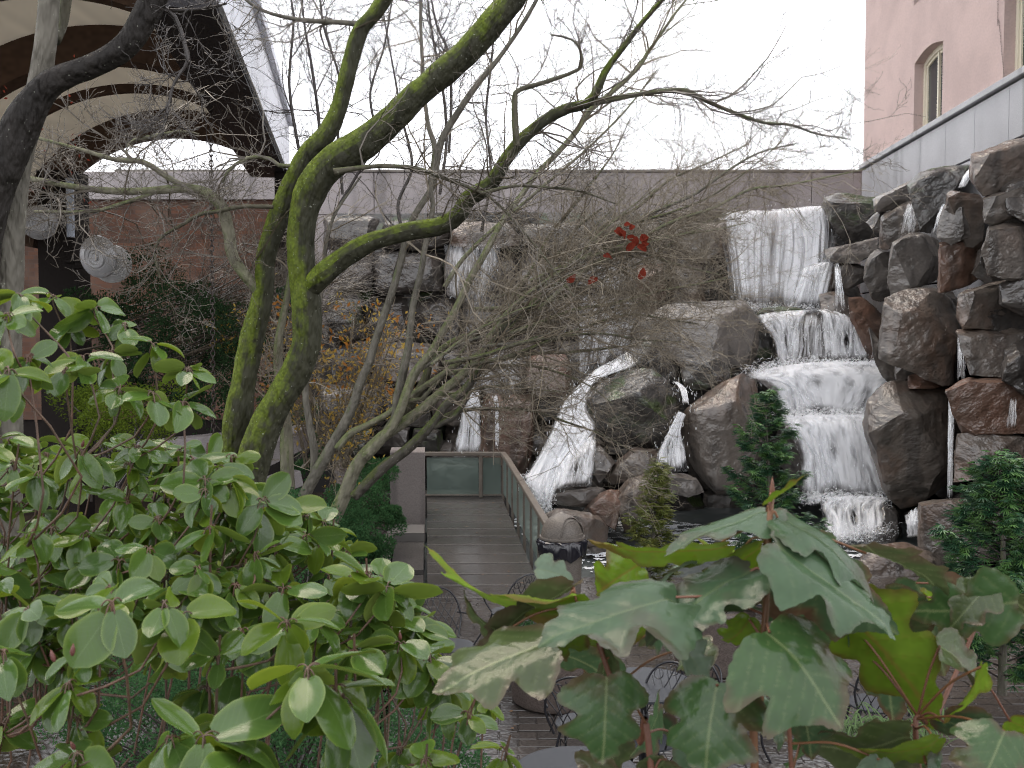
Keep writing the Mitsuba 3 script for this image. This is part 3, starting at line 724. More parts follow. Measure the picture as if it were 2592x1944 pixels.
rw_ = np.random.default_rng(21)
def fall(label, sheets, foams=(), name='waterfall'):
    k = thing(name, label, 'waterfall')
    for nm, rows, n, kw, vm in sheets:
        f = surf(rows)
        for j, (o, am) in enumerate(((.015, .07), (.075, .11))[:1 if vm in ('veil_narrow', 'veil_thin') else 2]):
            m, uv = film(f, 60, 60, n + j, o, am)
            if j: uv = uv * [1, .97] + [0, .0]; uv[:, 0] = 1 - uv[:, 0]
            part(k, nm, m, vm, True, uv=uv, label=None)
        kw = dict(kw); w = kw.pop('w', (.005, .02)); kw.setdefault('ln', (.1, .4))
        part(k, 'strands', strands(f, int(n * .09), rw_, w=(.0015, min(.005, w[1] * .3)), **kw), 'water_strand', smooth=True, kind='stuff')
        part(k, 'spray', drops(f, int(n * .2) + 20, rw_), 'water_strand', kind='stuff')
    for ln_, n, kw in foams:
        part(k, 'foam', foam(ln_, n, rw_, **kw), 'water_white', smooth=True, kind='stuff')
    return k
def Z(z, pts, Y): return [(a, b, Y[i] if isinstance(Y, (list, tuple)) else Y) for i, (a, b) in enumerate(z(pts))]

clump = lambda s, r: np.clip(np.round(s * 23) / 23 + r.normal(0, .011, len(s)), 0, 1)
fall('tall white main waterfall tumbling in steps from the rock lip', [
    ('curtain', [Z(R8, [(150, 385), (450, 372), (800, 345)], 21.6), Z(R8, [(125, 410), (450, 395), (820, 360)], 21.1), Z(R8, [(125, 520), (450, 520), (835, 480)], 20.95), Z(R8, [(165, 760), (430, 780), (830, 740)], 20.8), Z(R8, [(190, 1040), (420, 1050), (740, 1050)], 20.6)], 1500, {'w': (.006, .03), 'ln': (.15, .7), 'dens': clump}, 'veil_wide'),
    ('side_spill', [Z(R8, [(690, 770), (780, 740), (870, 740)], 20.7), Z(R8, [(660, 800), (740, 790), (860, 760)], 20.3), Z(R8, [(570, 1060), (680, 1060), (790, 1060)], 20.1)], 420, {'w': (.006, .024), 'ln': (.2, .7)}, 'veil_mid'),
    ('left_arm', [Z(R8, [(330, 1110), (480, 1085), (700, 1070)], 19.7), Z(R8, [(400, 1180), (530, 1150), (640, 1130)], 19.5), Z(R8, [(470, 1300), (540, 1300), (620, 1240)], 19.45), Z(R8, [(480, 1460), (570, 1460), (640, 1400)], 19.4)], 520, {'w': (.006, .026), 'ln': (.2, .6)}, 'veil_mid'),
    ('right_arm', [Z(R8, [(740, 1065), (900, 1080), (1010, 1130)], 19.6), Z(R8, [(800, 1100), (960, 1140), (1070, 1220)], 19.3), Z(R8, [(810, 1250), (960, 1280), (1110, 1300)], 19.2), Z(R8, [(830, 1430), (960, 1430), (1150, 1420)], 19.1)], 620, {'w': (.006, .026), 'ln': (.2, .6)}, 'veil_mid'),
    ('thin_veil', [Z(R8, [(620, 1070), (740, 1065), (830, 1080)], 19.6), Z(R8, [(590, 1250), (720, 1250), (830, 1250)], 19.3), Z(R8, [(560, 1440), (720, 1440), (850, 1430)], 19.2)], 130, {'w': (.004, .01), 'ln': (.1, .4)}, 'veil_thin'),
    ('middle_step', [Z(R8, [(300, 1500), (700, 1440), (1240, 1430)], 18.95), Z(R8, [(330, 1540), (720, 1490), (1280, 1500)], 18.6), Z(R8, [(480, 1620), (760, 1600), (1290, 1590)], 18.45), Z(B3, [(-10, 580), (330, 570), (760, 570)], 18.3)], 1500, {'w': (.006, .03), 'ln': (.15, .5)}, 'veil_broad'),
    ('last_drop', [Z(B3, [(-60, 580), (330, 560), (745, 560)], 18.25), Z(B3, [(20, 660), (380, 640), (760, 640)], 17.9), Z(B3, [(150, 950), (430, 950), (830, 950)], 17.7), Z(B3, [(170, 1330), (500, 1330), (940, 1330)], 17.5)], 1700, {'w': (.005, .026), 'ln': (.12, .5)}, 'veil_broad'),
    ('foot_spread', [Z(B3, [(330, 1330), (640, 1310), (930, 1330)], 17.4), Z(B3, [(350, 1480), (600, 1420), (860, 1400)], 17.1), Z(B3, [(380, 1760), (640, 1720), (860, 1660)], 16.6)], 320, {'w': (.005, .02), 'ln': (.2, .6)}, 'veil_mid'),
], [(Z(R8, [(190, 1030), (450, 1060), (760, 1050)], 20.3), 260, {'rad': (.015, .045), 'spread': (.12, .08, .06)}), (Z(R8, [(290, 1500), (700, 1435), (1250, 1440)], 18.7), 420, {'rad': (.015, .05), 'spread': (.12, .1, .07)}),
    (Z(B3, [(-40, 570), (350, 560), (750, 565)], 18.0), 420, {'rad': (.015, .05), 'spread': (.12, .1, .08)}), (Z(B3, [(390, 1680), (640, 1660), (840, 1600)], 16.6), 260, {'rad': None, 'spread': (.2, .15, .07)}), (Z(B3, [(170, 1330), (500, 1320), (940, 1340)], 17.3), 300, {'rad': (.015, .05), 'spread': (.12, .1, .06)})])

fall('white stream rushing diagonally down left of the round dark boulder', [
    ('rush', [Z(R7, [(1240, 1150), (1300, 1110), (1345, 1085)], 18.9), Z(R7, [(1130, 1210), (1240, 1190), (1390, 1180)], 18.5), Z(R7, [(960, 1370), (1040, 1330), (1120, 1290)], 18.1), Z(R7, [(880, 1500), (980, 1500), (1050, 1480)], 17.8), Z(B1, [(1420, 450), (1600, 400), (1840, 330)], 17.4), Z(B1, [(1260, 720), (1440, 700), (1620, 620)], 17.1), Z(B1, [(1230, 790), (1380, 880), (1480, 900)], 16.8), Z(B1, [(1300, 950), (1380, 1040), (1420, 1100)], 16.6)], 1900, {'w': (.006, .028), 'ln': (.08, .3)}, 'veil_rush'),
    ('fan', [Z(B1, [(1500, 560), (1700, 470), (1850, 370)], 17.3), Z(B1, [(1520, 700), (1700, 600), (1850, 540)], 17.0), Z(B1, [(1480, 890), (1650, 860), (1810, 860)], 16.7)], 150, {'w': (.004, .014), 'ln': (.15, .6)}, 'veil_mid'),
], [(Z(B1, [(1240, 790), (1340, 920), (1410, 1120)], 16.6), 220, {'rad': (.015, .05), 'spread': (.08, .1, .08)})])
fall('narrow stream between the round dark boulder and the rust brown boulder', [
    ('chute', [Z(B2, [(740, 235), (780, 240), (830, 270)], 18.2), Z(B2, [(800, 300), (840, 310), (870, 330)], 17.7), Z(B2, [(850, 450), (870, 450), (895, 465)], 17.3)], 200, {'w': (.005, .018), 'ln': (.2, .7)}, 'veil_narrow'),
    ('fan', [Z(B2, [(790, 530), (820, 540), (860, 560)], 17.1), Z(B2, [(720, 680), (760, 690), (810, 700)], 16.9), Z(B2, [(640, 850), (700, 860), (840, 860)], 16.8), Z(B2, [(590, 1020), (690, 1080), (865, 1090)], 16.6)], 380, {'w': (.004, .016), 'ln': (.15, .55)}, 'veil_mid'),
])
fall('thin veil of water falling behind the bare branches, above the diagonal stream', [
    ('veil', [Z(R7, [(990, 670), (1180, 640), (1395, 690)], 20.7), Z(R7, [(990, 900), (1180, 900), (1395, 820)], 20.6), Z(R7, [(1000, 1290), (1130, 1210), (1330, 1110)], 20.4)], 330, {'w': (.003, .011), 'ln': (.1, .6), 'dens': clump}, 'veil_thin'),
    ('top', [Z(R7, [(1000, 480), (1130, 460), (1260, 480)], 21.0), Z(R7, [(990, 660), (1130, 650), (1290, 650)], 20.9)], 120, {'w': (.003, .011), 'ln': (.2, .8)}, 'veil_thin'),
])
fall('faint trickling veil on the rock face far left, behind the multi stemmed tree', [
    ('veil', [Z(R7, [(90, 340), (260, 330), (440, 340)], 21.1), Z(R7, [(100, 500), (260, 520), (430, 520)], 20.9), Z(R7, [(90, 700), (220, 730), (340, 740)], 20.7)], 90, {'w': (.003, .012), 'ln': (.1, .6), 'dens': clump}, 'veil_faint'),
    ('low_veil', [Z(R7, [(380, 1040), (480, 1040), (600, 1080)], 20.3), Z(R7, [(340, 1200), (470, 1200), (590, 1210)], 20.2), Z(R7, [(270, 1350), (470, 1350), (590, 1350)], 20.1)], 70, {'w': (.003, .008), 'ln': (.2, .7)}, 'veil_faint'),
])
fall('small white jet splashing behind the railing of the landing', [
    ('jet', [Z(B1, [(690, -60), (740, -60), (790, -50)], 20.0), Z(B1, [(650, 80), (720, 80), (790, 90)], 19.8), Z(B1, [(600, 350), (700, 350), (790, 350)], 19.7), Z(B1, [(560, 560), (680, 560), (800, 560)], 19.6)], 330, {'w': (.004, .014), 'ln': (.15, .6)}, 'veil_mid'),
    ('thread', [Z(B1, [(900, -10), (930, -15), (950, -10)], 19.6), Z(B1, [(930, 120), (950, 120), (970, 120)], 19.4), Z(B1, [(935, 500), (955, 500), (970, 500)], 19.35)], 50, {'w': (.003, .011), 'ln': (.1, .5)}, 'veil_narrow'),
])
tr = [(Z(R8, [(1390, 310), (1430, 310), (1470, 330)], 17.6), Z(R8, [(1340, 540), (1390, 540), (1440, 540)], 17.35), 80), (Z(R8, [(1810, 90), (1840, 60), (1870, 40)], 16.2), Z(R8, [(1745, 215), (1770, 215), (1800, 205)], 15.9), 170),
      (Z(R8, [(1640, 310), (1660, 290), (1690, 300)], 16.4), Z(R8, [(1560, 540), (1590, 540), (1620, 540)], 16.0), 110), (Z(R8, [(1940, 560), (1955, 560), (1970, 560)], 15.2), Z(R8, [(1940, 790), (1960, 790), (1985, 790)], 14.9), 40),
      (Z(R8, [(1740, 1220), (1755, 1220), (1775, 1220)], 15.6), Z(R8, [(1740, 1570), (1770, 1570), (1800, 1570)], 15.2), 110), (Z(B3, [(1505, 310), (1530, 310), (1560, 310)], 15.3), Z(B3, [(1490, 1340), (1510, 1340), (1540, 1340)], 14.9), 200),
      (Z(B3, [(2080, 390), (2110, 390), (2140, 390)], 13.6), Z(B3, [(2040, 680), (2080, 680), (2130, 680)], 13.3), 60), (Z(R8, [(880, 740), (900, 738), (920, 740)], 18.8), Z(R8, [(890, 1060), (930, 1060), (960, 1060)], 18.5), 90),
      (Z(R8, [(1960, 960), (1970, 960), (1980, 960)], 14.6), Z(R8, [(1970, 1190), (1985, 1190), (2000, 1190)], 14.3), 40), (Z(B3, [(1100, 1470), (1170, 1430), (1240, 1400)], 15.6), Z(B3, [(1120, 1700), (1180, 1700), (1240, 1700)], 15.3), 160), (Z(R8, [(2130, 620), (2140, 620), (2150, 620)], 13.6), Z(R8, [(2140, 850), (2150, 850), (2160, 850)], 13.4), 24),
      (Z(B3, [(1130, 290), (1300, 270), (1600, 265)], 15.4), Z(B3, [(1140, 305), (1300, 300), (1590, 290)], 15.3), 40)]
tk = thing('water_trickle', 'thin trickles of water running down the stacked stones on the right', 'waterfall')
for a, b, n in [q_ for q_ in tr if q_[2] > 50]:
    mid = [(.5 * (p_[0] + q_[0]), .5 * (p_[1] + q_[1]) - 4, .5 * (p_[2] + q_[2]) - .1) for p_, q_ in zip(a, b)]
    m_, uv_ = film(surf([a, mid, b]), 10, 40, n, .0, .03, 4, 6)
    part(tk, 'trickle', m_, 'veil_narrow' if n > 150 else 'veil_thin', True, uv=uv_)
    if n <= 60: continue
    n = int(n * .6)
    part(tk, 'strands', strands(surf([a, mid, b]), n, rw_, w=(.0015, .005), ln=(.12, .6), out=.05, rag=.35, dens=lambda s, r: np.clip(r.normal(.5, .2, len(s)), 0, 1)), 'water_strand', smooth=True, kind='stuff')
# foam on the pool: torn patches lying on the water
X_, Y_ = np.meshgrid(np.arange(-2.0, 8.6, .035), np.arange(13.5, 19.6, .035))
q_ = np.stack([X_, Y_, X_ * 0], -1)
cen = [G(u, v, -.28) for u, v in ((1830, 1370), (2060, 1400), (1560, 1330), (1450, 1290), (1500, 1400), (1380, 1330), (1700, 1340), (1960, 1330), (1270, 1200))]
near = np.max([np.exp(-(((X_ - c[0]) / .9) ** 2 + ((Y_ - c[1]) / 1.3) ** 2)) for c in cen], 0)
nz_ = meshkit.fbm(q_ * 2.6, 5, 4) + .8 * (near - .55)
ok_ = (nz_ > .52) & (meshkit.fbm(q_ * np.array([7, 13, 1]), 4, 9) > .47)
v_ = np.stack([X_, Y_, -.30 + .07 * np.clip(nz_ - .5, 0, .4) + .02 * meshkit.fbm(q_ * 12, 2, 8)], -1).reshape(-1, 3)
nx_ = X_.shape[1]; i_ = (np.arange(X_.shape[0] - 1)[:, None] * nx_ + np.arange(nx_ - 1)[None])[ok_[:-1, :-1]].reshape(-1, 1)
pf = trimesh.Trimesh(v_, np.vstack([np.hstack([i_, i_ + 1, i_ + nx_ + 1]), np.hstack([i_, i_ + nx_ + 1, i_ + nx_])]), process=False); pf.remove_unreferenced_vertices()
solo('pool_foam', pf, 'water_thin', 'white foam drifting on the pool at the foot of the falls', kind='stuff', smooth=True)
# ================================================================ trees
tr_ = np.random.default_rng(33)
def limb(pts, Y, wiggle=.0, dens=26, sides=16, seed=0, lump=.10):
    """pts: (u, v, width in pixels of the wide view[, dY]); Y depth; a knobbly tapering limb"""
    pp = np.array([D(p[0], p[1], Y + (p[3] if len(p) > 3 else 0)) for p in pts])
    rad = np.array([p[2] * .5 / 2218 * (Y + (p[3] if len(p) > 3 else 0)) for p in pts])
    L = np.linalg.norm(np.diff(pp, axis=0), axis=1).sum()
    n = max(8, int(L * dens))
    c = catmull(pp, n); r = np.maximum(catmull(np.c_[rad, rad, rad], n)[:, 0], .0012)
    m = tubes(c[None], r[None], sides)
    V = np.array(m.vertices).reshape(-1, sides, 3) if False else np.array(m.vertices)
    ctr = np.repeat(c, sides, 0); rr_ = np.repeat(r, sides)
    d = V - ctr
    k = 1 + (meshkit.fbm(V * np.array([9, 9, 5]) + seed, 3, seed) - .5) * 4 * lump + (meshkit.fbm(V * 34 + seed, 2, seed) - .5) * lump * .9
    m.vertices = ctr + d * k[:, None]
    return m, c, r

class Twigs:
    def __init__(s): s.pts, s.rad = [], []
    def add(s, p, r): s.pts.append(p); s.rad.append(r)
    def mesh(s, sides=3): return tubes(np.array(s.pts), np.array(s.rad), sides, caps=False)

KN = 7
def sprout(tw, c, r, n, ln, lev, rng, drift=(0, 0, .25), t0=.15, spread=.9, thin_=.55, rmin=.0011, flat=1.0, kids=5, buds=None):
    """side shoots along the curve c (points) with radii r"""
    T_ = np.gradient(c, axis=0); T_ /= np.maximum(np.linalg.norm(T_, axis=1, keepdims=True), 1e-9)
    for _ in range(n):
        t = t0 + (1 - t0) * rng.random() ** .8
        i = min(int(t * (len(c) - 1)), len(c) - 1)
        d = T_[i] + rng.normal(0, spread, 3) * [1, flat, 1]
        d = d / np.linalg.norm(d)
        L = rng.uniform(*ln); st = L / (KN - 1)
        p = [c[i]]
        for k in range(KN - 1):
            d = d + rng.normal(0, .27, 3) + np.array(drift) * .16
            d /= np.linalg.norm(d); p.append(p[-1] + d * st)
        p = np.array(p)
        r0 = max(min(r[i] * thin_, L * .011), rmin)
        rr_ = np.linspace(r0, max(r0 * .35, rmin * .75), KN)
        tw.add(p, rr_)
        if buds is not None and rng.random() < .5: buds.append(p[-1])
        if lev > 0: sprout(tw, p, rr_, rng.poisson(kids) + 1, (ln[0] * .42, ln[1] * .5), lev - 1, rng, drift, .2, spread * .8, .7, rmin, flat, kids, buds)

# ---- the mossy tree in front: two leaning trunks from one foot
YA = 4.6
ta = thing('tree', 'bare mossy tree with two leaning bright green trunks rising from one foot', 'tree')
A_trunk = [
    ('trunk', [(500, 1700, 96), (505, 1320, 86), (518, 1150, 80), (538, 1030, 74), (573, 922, 69), (608, 855, 66), (643, 798, 66), (663, 735, 64), (661, 660, 64), (651, 560, 60), (655, 470, 60), (672, 412, 68), (720, 352, 70), (785, 310, 66), (850, 255, 62), (906, 200, 58), (998, 123, 58), (1091, 18, 54), (1140, -50, 50), (1260, -210, 36), (1400, -380, 18), (1480, -480, 4)], 0, 'bark_moss'),
    ('trunk', [(500, 1400, 80, .1), (498, 1080, 62, .05), (511, 922, 57), (527, 830, 54), (545, 730, 52), (566, 640, 47), (577, 545, 40), (607, 455, 46), (638, 383, 44), (662, 336, 42), (704, 290, 42), (728, 242, 38), (742, 195, 37), (760, 123, 36), (782, 62, 34), (813, 25, 33), (840, -30, 32), (880, -160, 24), (950, -300, 12), (980, -380, 3)], .12, 'bark_moss'),
    ('limb', [(668, 625, 44, .05), (690, 600, 48), (740, 558, 48), (800, 524, 44), (880, 500, 40), (950, 488, 40), (990, 463, 38), (1012, 428, 36), (1060, 398, 33), (1090, 350, 29), (1120, 310, 27), (1170, 265, 25), (1220, 236, 24), (1275, 218, 20), (1310, 150, 15), (1350, 98, 13), (1390, 45, 11), (1440, -10, 9)], -.05, 'bark_moss'),
    ('branch', [(1265, 222, 16), (1300, 218, 14), (1370, 205, 11), (1450, 195, 10), (1485, 197, 10), (1530, 220, 9), (1590, 245, 8), (1650, 265, 7), (1710, 270, 6), (1760, 288, 4), (1830, 300, 3)], -.05, 'bark_moss_thin'),
    ('branch', [(1116, 315, 15), (1113, 270, 14), (1112, 215, 13), (1120, 195, 11), (1170, 180, 10), (1240, 155, 8), (1256, 140, 7), (1254, 110, 6), (1235, 85, 5), (1190, 75, 4)], -.1, 'bark_moss_thin'),
    ('branch', [(722, 372, 18), (745, 367, 13), (800, 360, 10), (840, 359, 10), (900, 364, 9), (960, 385, 8), (1030, 412, 7), (1075, 440, 6), (1130, 500, 5), (1180, 560, 4), (1240, 640, 3)], -.1, 'bark_moss_thin'),
    ('branch', [(1040, 418, 8), (1110, 402, 7), (1180, 405, 6), (1250, 412, 5), (1330, 440, 3)], -.15, 'bark_moss_thin'),
    ('limb', [(569, 655, 18, .05), (560, 632, 24, .02), (541, 608, 24), (515, 575, 24), (500, 545, 24), (495, 505, 25), (480, 450, 27), (452, 420, 25), (400, 407, 21), (330, 412, 17), (250, 413, 15), (170, 405, 13), (60, 385, 11)], .1, 'bark_pale'),
    ('branch', [(420, 412, 16), (370, 388, 13), (310, 350, 12), (250, 345, 10), (170, 322, 8), (80, 298, 7)], .1, 'bark_pale'),
    ('branch', [(290, 350, 7), (272, 330, 7), (285, 305, 8), (330, 295, 8), (390, 283, 6), (430, 290, 4)], .1, 'bark_pale'),
    ('branch', [(645, 352, 9), (610, 360, 9), (580, 342, 9), (540, 340, 8), (500, 362, 7), (480, 395, 5)], .1, 'bark_pale'),
    ('branch', [(590, 447, 10), (525, 446, 9), (480, 455, 8), (432, 463, 8), (395, 485, 7), (350, 512, 6), (335, 545, 5), (345, 600, 4)], .05, 'bark_moss_thin'),
    ('branch', [(345, 412, 9), (300, 428, 8), (262, 440, 8), (197, 457, 7), (74, 457, 6)], .1, 'bark_pale'),
    ('branch', [(784, 60, 14), (770, 52, 12), (730, 48, 11), (670, 45, 10), (620, 38, 8), (560, 20, 7), (520, -10, 6)], .12, 'bark_grey'),
]
A_curves = []
for k, (nm, pts, dy, mt) in enumerate(A_trunk):
    big = nm in ('trunk',)
    m, c, r = limb(pts, YA + dy, dens=34 if big else 24, sides=20 if big else 10, seed=k, lump=.1 if k < 3 else .07)
    part(ta, nm, m, mt, smooth=True)
    A_curves.append((c, r))
twA = Twigs()
for k, (c, r) in enumerate(A_curves):
    if k in (0, 1): sprout(twA, c[int(len(c) * .55):], r[int(len(c) * .55):] * .25, 12, (.15, .5), 1, tr_, kids=4)
    else: sprout(twA, c, r, 30 if k in (2, 3, 7) else 18, (.12, .55), 2, tr_, drift=(.05, 0, .1), t0=.3 if k == 2 else .15, kids=3)
part(ta, 'twigs', twA.mesh(), 'twig_brown', kind='stuff')

# ---- the grey tree at the left edge
YB = 3.4
tb = thing('tree', 'dark smooth barked tree at the left edge, its big limb bending up to the right', 'tree')
for k, (nm, pts, dy, mt) in enumerate([
    ('trunk', [(10, 1500, 84), (12, 1150, 72), (14, 900, 66), (14, 700, 62), (20, 540, 60), (30, 420, 58), (36, 340, 62), (46, 270, 78), (70, 215, 62)], .1, 'bark_grey'),
    ('limb', [(-75, 1500, 84), (-55, 800, 68), (-34, 560, 62), (-10, 430, 64), (16, 350, 71), (46, 270, 77), (78, 215, 64), (110, 180, 56), (150, 160, 50), (190, 146, 49), (240, 122, 49), (275, 95, 51), (300, 60, 54), (325, 12, 58), (350, -50, 58), (430, -200, 44), (500, -400, 22), (540, -520, 4)], 0, 'bark_slate'),
    ('limb', [(52, 260, 50), (74, 215, 46), (88, 160, 46), (96, 110, 44), (102, 62, 43), (106, 0, 42), (112, -50, 40), (90, -250, 26), (110, -450, 4)], .08, 'bark_grey'),
    ('limb', [(120, 90, 20, .05), (135, 50, 22, .1), (142, 0, 24, .1), (150, -40, 22, .1), (180, -200, 14, .1), (220, -330, 3, .1)], .1, 'bark_moss_thin'),
    ('branch', [(335, 10, 14), (372, 30, 11), (392, 70, 10), (404, 120, 9), (402, 140, 8), (385, 165, 7), (372, 190, 7), (365, 225, 5), (345, 245, 4)], .05, 'twig_dark'),
    ('branch', [(345, 22, 9), (400, 22, 8), (440, 18, 6), (490, 8, 4)], .05, 'twig_dark'),
]):
    m, c, r = limb(pts, YB + dy, dens=34, sides=20 if nm != 'branch' else 8, seed=50 + k, lump=.05)
    part(tb, nm, m, mt, smooth=True)
    if k in (4, 5):
        tw = Twigs(); sprout(tw, c, r, 14, (.1, .4), 2, tr_, kids=3); part(tb, 'twigs', tw.mesh(), 'twig_dark', kind='stuff')
scene['bark_slate'] = bark(.3, (.02, .017, .015), (.035, .045, .012), -.12)

# ---- the many stemmed tree in the middle, fanning up to the right
YC = 9.2
tc = thing('tree', 'bare tree of many thin grey green stems fanning up to the right before the falls', 'tree')
def z6(pts): return [(.36 * a + 512, .36 * b + 512, w) for a, b, w in pts]
C_stems = [
    (z6([(570, 1700, 34), (640, 1560, 32), (720, 1370, 29), (850, 1220, 26), (960, 1140, 24), (1100, 1040, 22), (1230, 930, 21), (1350, 830, 20), (1480, 690, 19)]) + [(1124, 689, 18), (1165, 640, 16), (1207, 590, 15), (1263, 557, 13), (1325, 535, 9), (1377, 544, 7), (1464, 572, 5), (1556, 594, 3)], 0, 'bark_pale'),
    (z6([(380, 1640, 30), (420, 1520, 28), (560, 1270, 25), (640, 1130, 23), (700, 1000, 21), (740, 870, 20), (790, 760, 19), (825, 640, 18), (880, 480, 17), (940, 300, 16), (990, 120, 15)]) + [(880, 500, 14), (905, 450, 14), (935, 400, 14), (952, 309, 15), (985, 250, 14), (1029, 185, 13), (1078, 125, 10), (1130, 50, 9), (1170, -20, 8)], .3, 'bark_grey'),
    (z6([(900, 1170, 24), (950, 1080, 22), (965, 950, 20), (1000, 800, 19), (1030, 650, 17), (1050, 450, 15), (1075, 330, 14), (1110, 180, 13), (1130, 50, 12)]) + [(935, 450, 11), (930, 401, 12), (940, 324, 12), (925, 270, 10), (917, 200, 8), (913, 139, 8), (909, 60, 7), (909, -20, 6)], .1, 'bark_grey'),
    (z6([(770, 1320, 24), (870, 1210, 22), (960, 1090, 21), (1060, 830, 20), (1160, 700, 18), (1230, 580, 17), (1320, 420, 16), (1400, 250, 15), (1470, 130, 14), (1530, 20, 13)]) + [(1087, 476, 12), (1124, 425, 12), (1160, 375, 11), (1200, 335, 12), (1245, 284, 12), (1275, 238, 12), (1315, 205, 10), (1358, 167, 10), (1386, 136, 9), (1399, 114, 8), (1420, 85, 6), (1457, 31, 5), (1490, -10, 4)], -.1, 'bark_pale'),
    (z6([(700, 1560, 22), (770, 1490, 24), (880, 1380, 24), (1000, 1290, 23), (1100, 1200, 22), (1190, 1100, 20), (1250, 1010, 19), (1350, 930, 18), (1420, 850, 17), (1470, 770, 14)]) + [(1065, 740, 11), (1100, 700, 9), (1150, 660, 7), (1200, 640, 5)], -.2, 'bark_dusk'),
    (z6([(1180, 1140, 14), (1240, 1110, 14), (1300, 1080, 13), (1360, 1000, 12), (1400, 900, 9), (1440, 800, 6)]), -.2, 'bark_dusk'),
    (z6([(600, 1270, 16), (680, 1180, 16), (760, 1140, 15), (900, 1065, 14), (1000, 980, 13), (1150, 880, 12), (1280, 790, 11)]) + [(1020, 770, 9), (1080, 740, 8), (1180, 700, 7), (1300, 672, 5), (1420, 650, 3)], .1, 'bark_pale'),
    (z6([(930, 1120, 18), (1000, 1050, 20), (1060, 980, 22), (1130, 850, 18), (1170, 735, 16), (1280, 640, 16), (1400, 590, 15), (1520, 540, 14), (1600, 480, 13)]) + [(1130, 645, 12), (1170, 600, 10), (1200, 560, 8), (1240, 500, 6), (1300, 450, 4)], .3, 'bark_moss_thin'),
    ([(678, 1040, 18), (678, 973, 17), (667, 908, 16), (660, 847, 14), (668, 760, 12), (690, 660, 10), (700, 560, 8), (720, 470, 6), (780, 380, 4)], .6, 'bark_grey'),
    ([(622, 1080, 32), (620, 1000, 30), (618, 930, 28), (612, 870, 24), (600, 760, 20), (620, 640, 14), (640, 520, 10)], 1.5, 'bark_pale'),
    ([(960, 620, 10), (1000, 560, 9), (1060, 500, 8), (1130, 440, 7), (1200, 380, 6), (1270, 320, 5), (1350, 240, 4), (1420, 150, 3)], .2, 'bark_pale'),
    ([(1230, 600, 9), (1290, 540, 8), (1350, 490, 8), (1420, 455, 7), (1500, 420, 6), (1570, 370, 5), (1640, 330, 4), (1720, 310, 3)], -.1, 'bark_grey'),
    ([(1190, 620, 8), (1270, 575, 8), (1360, 530, 8), (1450, 480, 7), (1540, 450, 6), (1620, 410, 5), (1700, 400, 4), (1800, 380, 3), (1870, 365, 2.5)], -.2, 'bark_pale'),
    ([(1100, 720, 10), (1160, 700, 9), (1240, 670, 8), (1330, 655, 7), (1420, 630, 5), (1500, 615, 4), (1570, 600, 3)], -.2, 'bark_pale'),
    ([(1010, 790, 10), (1100, 770, 9), (1190, 735, 8), (1270, 705, 7), (1360, 680, 5), (1440, 690, 4), (1510, 700, 3)], -.3, 'bark_moss_thin'),
    ([(850, 600, 9), (870, 520, 8), (860, 440, 7), (890, 360, 6), (870, 260, 5), (850, 150, 4), (830, 40, 4), (820, -30, 3)], .5, 'twig_dark'),
    ([(700, 560, 8), (720, 470, 7), (770, 380, 6), (810, 300, 6), (800, 200, 5), (830, 100, 4), (850, -20, 4)], .8, 'twig_dark'),
    ([(640, 420, 7), (650, 340, 6), (643, 309, 7), (625, 185, 6), (634, 46, 5), (625, -20, 4)], 1.2, 'twig_dark'),
    ([(690, 420, 7), (690, 278, 7), (674, 148, 6), (659, 62, 5), (650, -20, 4)], 1.2, 'twig_dark'),
    ([(740, 420, 6), (730, 300, 6), (735, 180, 5), (700, 60, 5), (690, -20, 4)], 1.4, 'twig_dark'),
    ([(950, 420, 7), (965, 300, 6), (955, 180, 6), (943, 123, 6), (930, 50, 5), (922, -20, 4)], .9, 'twig_dark'),
    ([(970, 330, 6), (975, 200, 6), (967, 110, 6), (945, 60, 5), (930, -10, 4)], 1.0, 'twig_dark'),
    ([(1040, 500, 7), (1060, 380, 6), (1050, 250, 5), (1062, 130, 5), (1070, 20, 4), (1075, -20, 3)], .7, 'twig_dark'),
]
scene['bark_dusk'] = bark(.8, (.06, .054, .044), (.09, .115, .02), .05)
fan = np.random.default_rng(19)
for k in range(22):                                     # long clear boughs sweeping up to the right
    t = fan.random(); u0, v0 = 850 + 330 * t + fan.normal(0, 25), 900 - 300 * t + fan.normal(0, 30)
    a = fan.uniform(.08, 1.0); L = fan.uniform(330, 640)
    pts, u, v, w = [], u0, v0, fan.uniform(8, 11)
    for j in range(7):
        pts.append((u, v, max(w * (1 - j / 7.2), 2.2))); u += L / 6 * math.cos(a); v -= L / 6 * math.sin(a); a += fan.normal(-.05, .16)
    C_stems.append((pts, fan.uniform(-.5, .6), ('bark_pale', 'bark_moss_thin', 'bark_pale', 'bark_grey')[k % 4]))
twC, twD = Twigs(), Twigs()
for k, (pts, dy, mt) in enumerate(C_stems):
    m, c, r = limb(pts, YC + dy, dens=16, sides=9, seed=80 + k, lump=.05)
    part(tc, 'stem' if k < 10 else 'branch', m, mt, smooth=True)
    right_ = k < 15 or k >= 23
    sprout(twC if right_ else twD, c, r, 30 if k in (0, 3, 11, 12, 13, 14) else 18, (.25, 1.1), 2, tr_, drift=(.2, -.02, .12) if right_ else (0, 0, .4), t0=.45 if k < 8 else .1, spread=.8, kids=4)
part(tc, 'twigs', twC.mesh(), 'twig_pale', kind='stuff')
part(tc, 'twigs', twD.mesh(), 'twig_dark', kind='stuff')

